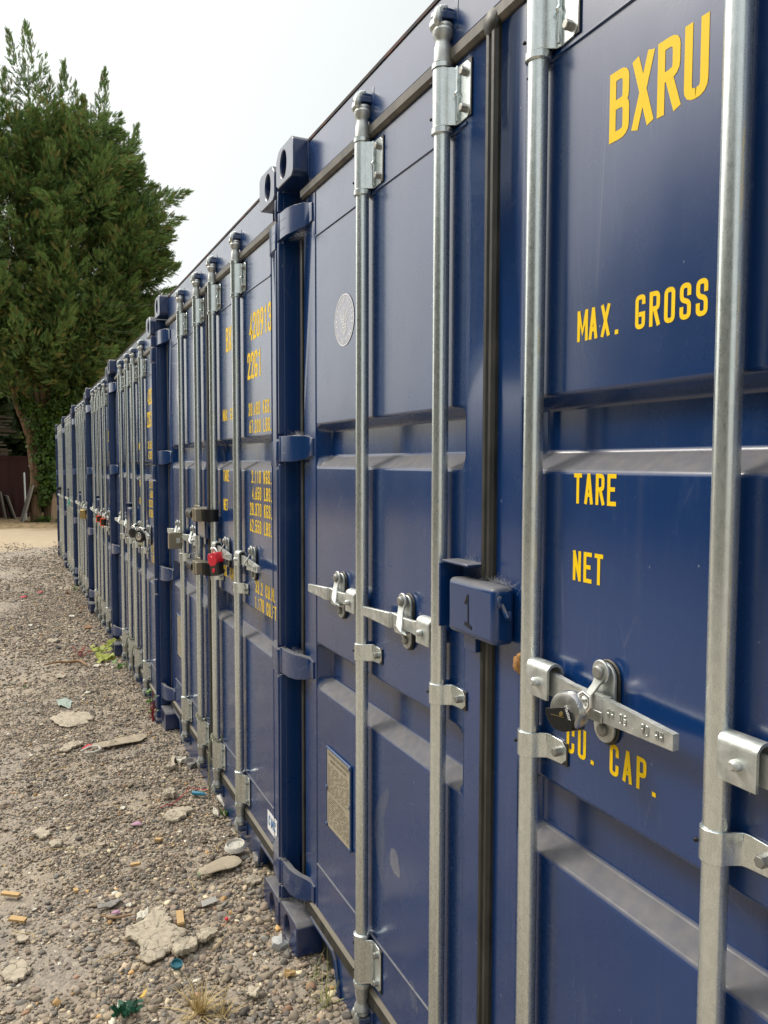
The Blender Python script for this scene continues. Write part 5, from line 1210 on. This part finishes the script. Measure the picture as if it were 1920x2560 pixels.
# dark evergreen belt that closes the view behind the yard
def belt(name, x0, x1, y0, y1, z0, z1, n, size, seed, face, label=None):
    r_ = np.random.default_rng(seed); p = np.stack([r_.uniform(x0, x1, n), r_.uniform(y0, y1, n), z0+(z1-z0)*r_.uniform(0, 1, n)**.9*(1+.12*np.sin(np.linspace(0, 1, n)*50))], 1)
    p[:, 2] += .5*np.sin(p[:, 0]*.9+p[:, 1]*.7)*(p[:, 2]-z0)/(z1-z0)
    nr = r_.normal(0, .6, (n, 3))+np.array(face); k = r_.uniform(0, 1, n)[:, None]; col = np.array([.022, .036, .012])*(1-k)+np.array([.055, .080, .024])*k
    o = leaves(name, p, nr, size*r_.uniform(.6, 1.4, n), col, FOL); return tag(o, kind='stuff')
belt('evergreen_belt', -3.6, 12, 31, 33.5, -.4, 7.0, 22000, .42, 31, (0, -1, .4))
belt('hedge', -14.5, -12, -16, 14, -.2, 7.2, 19000, .5, 32, (1, 0, .4))
belt('low_hedge', -14.5, -13, 14, 42, -.4, 2.3, 7000, .42, 33, (1, 0, .4))
b = MB(); rr = random.Random(4)

# shed corner behind the trees
RCON = mat('red_corrugated', (.10, .018, .014), .7); q = NB(RCON); q.set('Base Color', q.mix(q.noise(q.coord((1, 1, .2)), 3, 5), (.030, .007, .006), (.065, .014, .011)))
o = empty('red_shipping_container', (-3.4, 28.6, gh(28.6)))
b = MB(); xs_ = []; x = -3.0
while x < 3.0: xs_ += [(x, 0), (x+.07, 0), (x+.14, .04), (x+.21, .04)]; x += .28
vs = sum([[(a, d_, 0), (a, d_, 2.05)] for a, d_ in xs_], []); b.add(vs, [(2*i, 2*i+2, 2*i+3, 2*i+1) for i in range(len(xs_)-1)]); b.build('side_wall', RCON, o)
b = MB(); b.box(-3.0, 3.05, -.01, .05, 2.052, 2.16); b.box(-3.0, 3.05, -.01, .05, -.1, -.002); b.box(3.0, 3.06, .052, 2.2, 0, 2.16); b.box(-3, 3.04, .052, 2.2, 2.10, 2.15); b.build('frame', RCON, o)
tag(o, 'dark red corrugated container half hidden in the shade on the left', 'shipping container')
PLK = mat('grey_planks', (.16, .145, .12), .9); q = NB(PLK); q.set('Base Color', q.mix(q.noise(q.coord((.3, 3, 3)), 6, 4), (.09, .08, .065), (.24, .215, .18)))
rr = random.Random(8)
for k, z in enumerate([1.98, 2.16, 2.26, 2.52, 2.64, 2.76, 2.88, 3.0, 3.12]):
    b = MB(); xr = -.75-rr.uniform(0, .35)+(0.15 if k == 4 else 0)
    b.box(-5.2, xr, 28.3+rr.uniform(0, .1), 28.6, z, z+.05); b.box(-5.2, xr-rr.uniform(.1, .4), 28.25, 28.5, z+.055, z+.085)
    tag(b.build('plank_layer', PLK, None), 'weathered plank in the stack above the red container', 'planks', 'planks stacked on the red container')
b = MB(); b.box(-5.6, -.95, 28.7, 29.2, 1.83, 1.97); b.box(-1.2, -1.1, 28.75, 28.85, -.35, 1.829); tag(b.build('timber_rack', PLK, None), 'dark timber rack carrying the stacked planks', 'rack')
BOARD = mat('old_board', (.07, .062, .050), .85); BOARD2 = mat('board_edge', (.26, .24, .20), .8)
def lean_board(x, y, w_, h_, lean, yaw, label, m):
    o = empty('leaning_board', (x, y, gh(y))); o.rotation_euler = (0, lean, yaw)
    b = MB(); b.box(-.018, .018, 0, w_, 0, h_); b.build('board', m, o); b = MB(); b.box(-.021, .021, -.012, -.001, 0, h_); b.build('edge', BOARD2, o); return tag(o, label, 'board', 'boards leaning in the shade')
lean_board(-.55, 25.6, .9, 1.25, R(16), R(5), 'black sheet leaning right against the trunk', BOARD)
lean_board(-.74, 27.2, 1.1, .85, R(-17), R(8), 'brown board leaning left in front of the red container', BOARD)
lean_board(-1.05, 27.6, 1.0, .95, R(-9), R(4), 'narrow board leaning at the far left', BOARD)
b = MB(); b.tube([(-.44, 26.9, gh(27)), (-.47, 26.95, 1.25)], .032, 10); tag(b.build('metal_pole', GALV, None), 'grey metal pole standing in the shade left of the ivy', 'pole')
# overhead wires to the trees
for k, (z0, z1) in enumerate(((6.4, 6.7), (5.7, 5.75), (5.45, 5.2), (4.7, 4.6))):
    b = MB(); b.tube([(1.6+.6*t*4, 23.5, z0+(z1-z0)*t-.12*math.sin(math.pi*t)) for t in [i/10 for i in range(11)]], .003, 4); tag(b.build('wire', mat('wire_grey', (.10, .10, .10), .6), None), 'thin wire crossing in front of the cypress crowns', 'wire', 'wires in front of the trees')
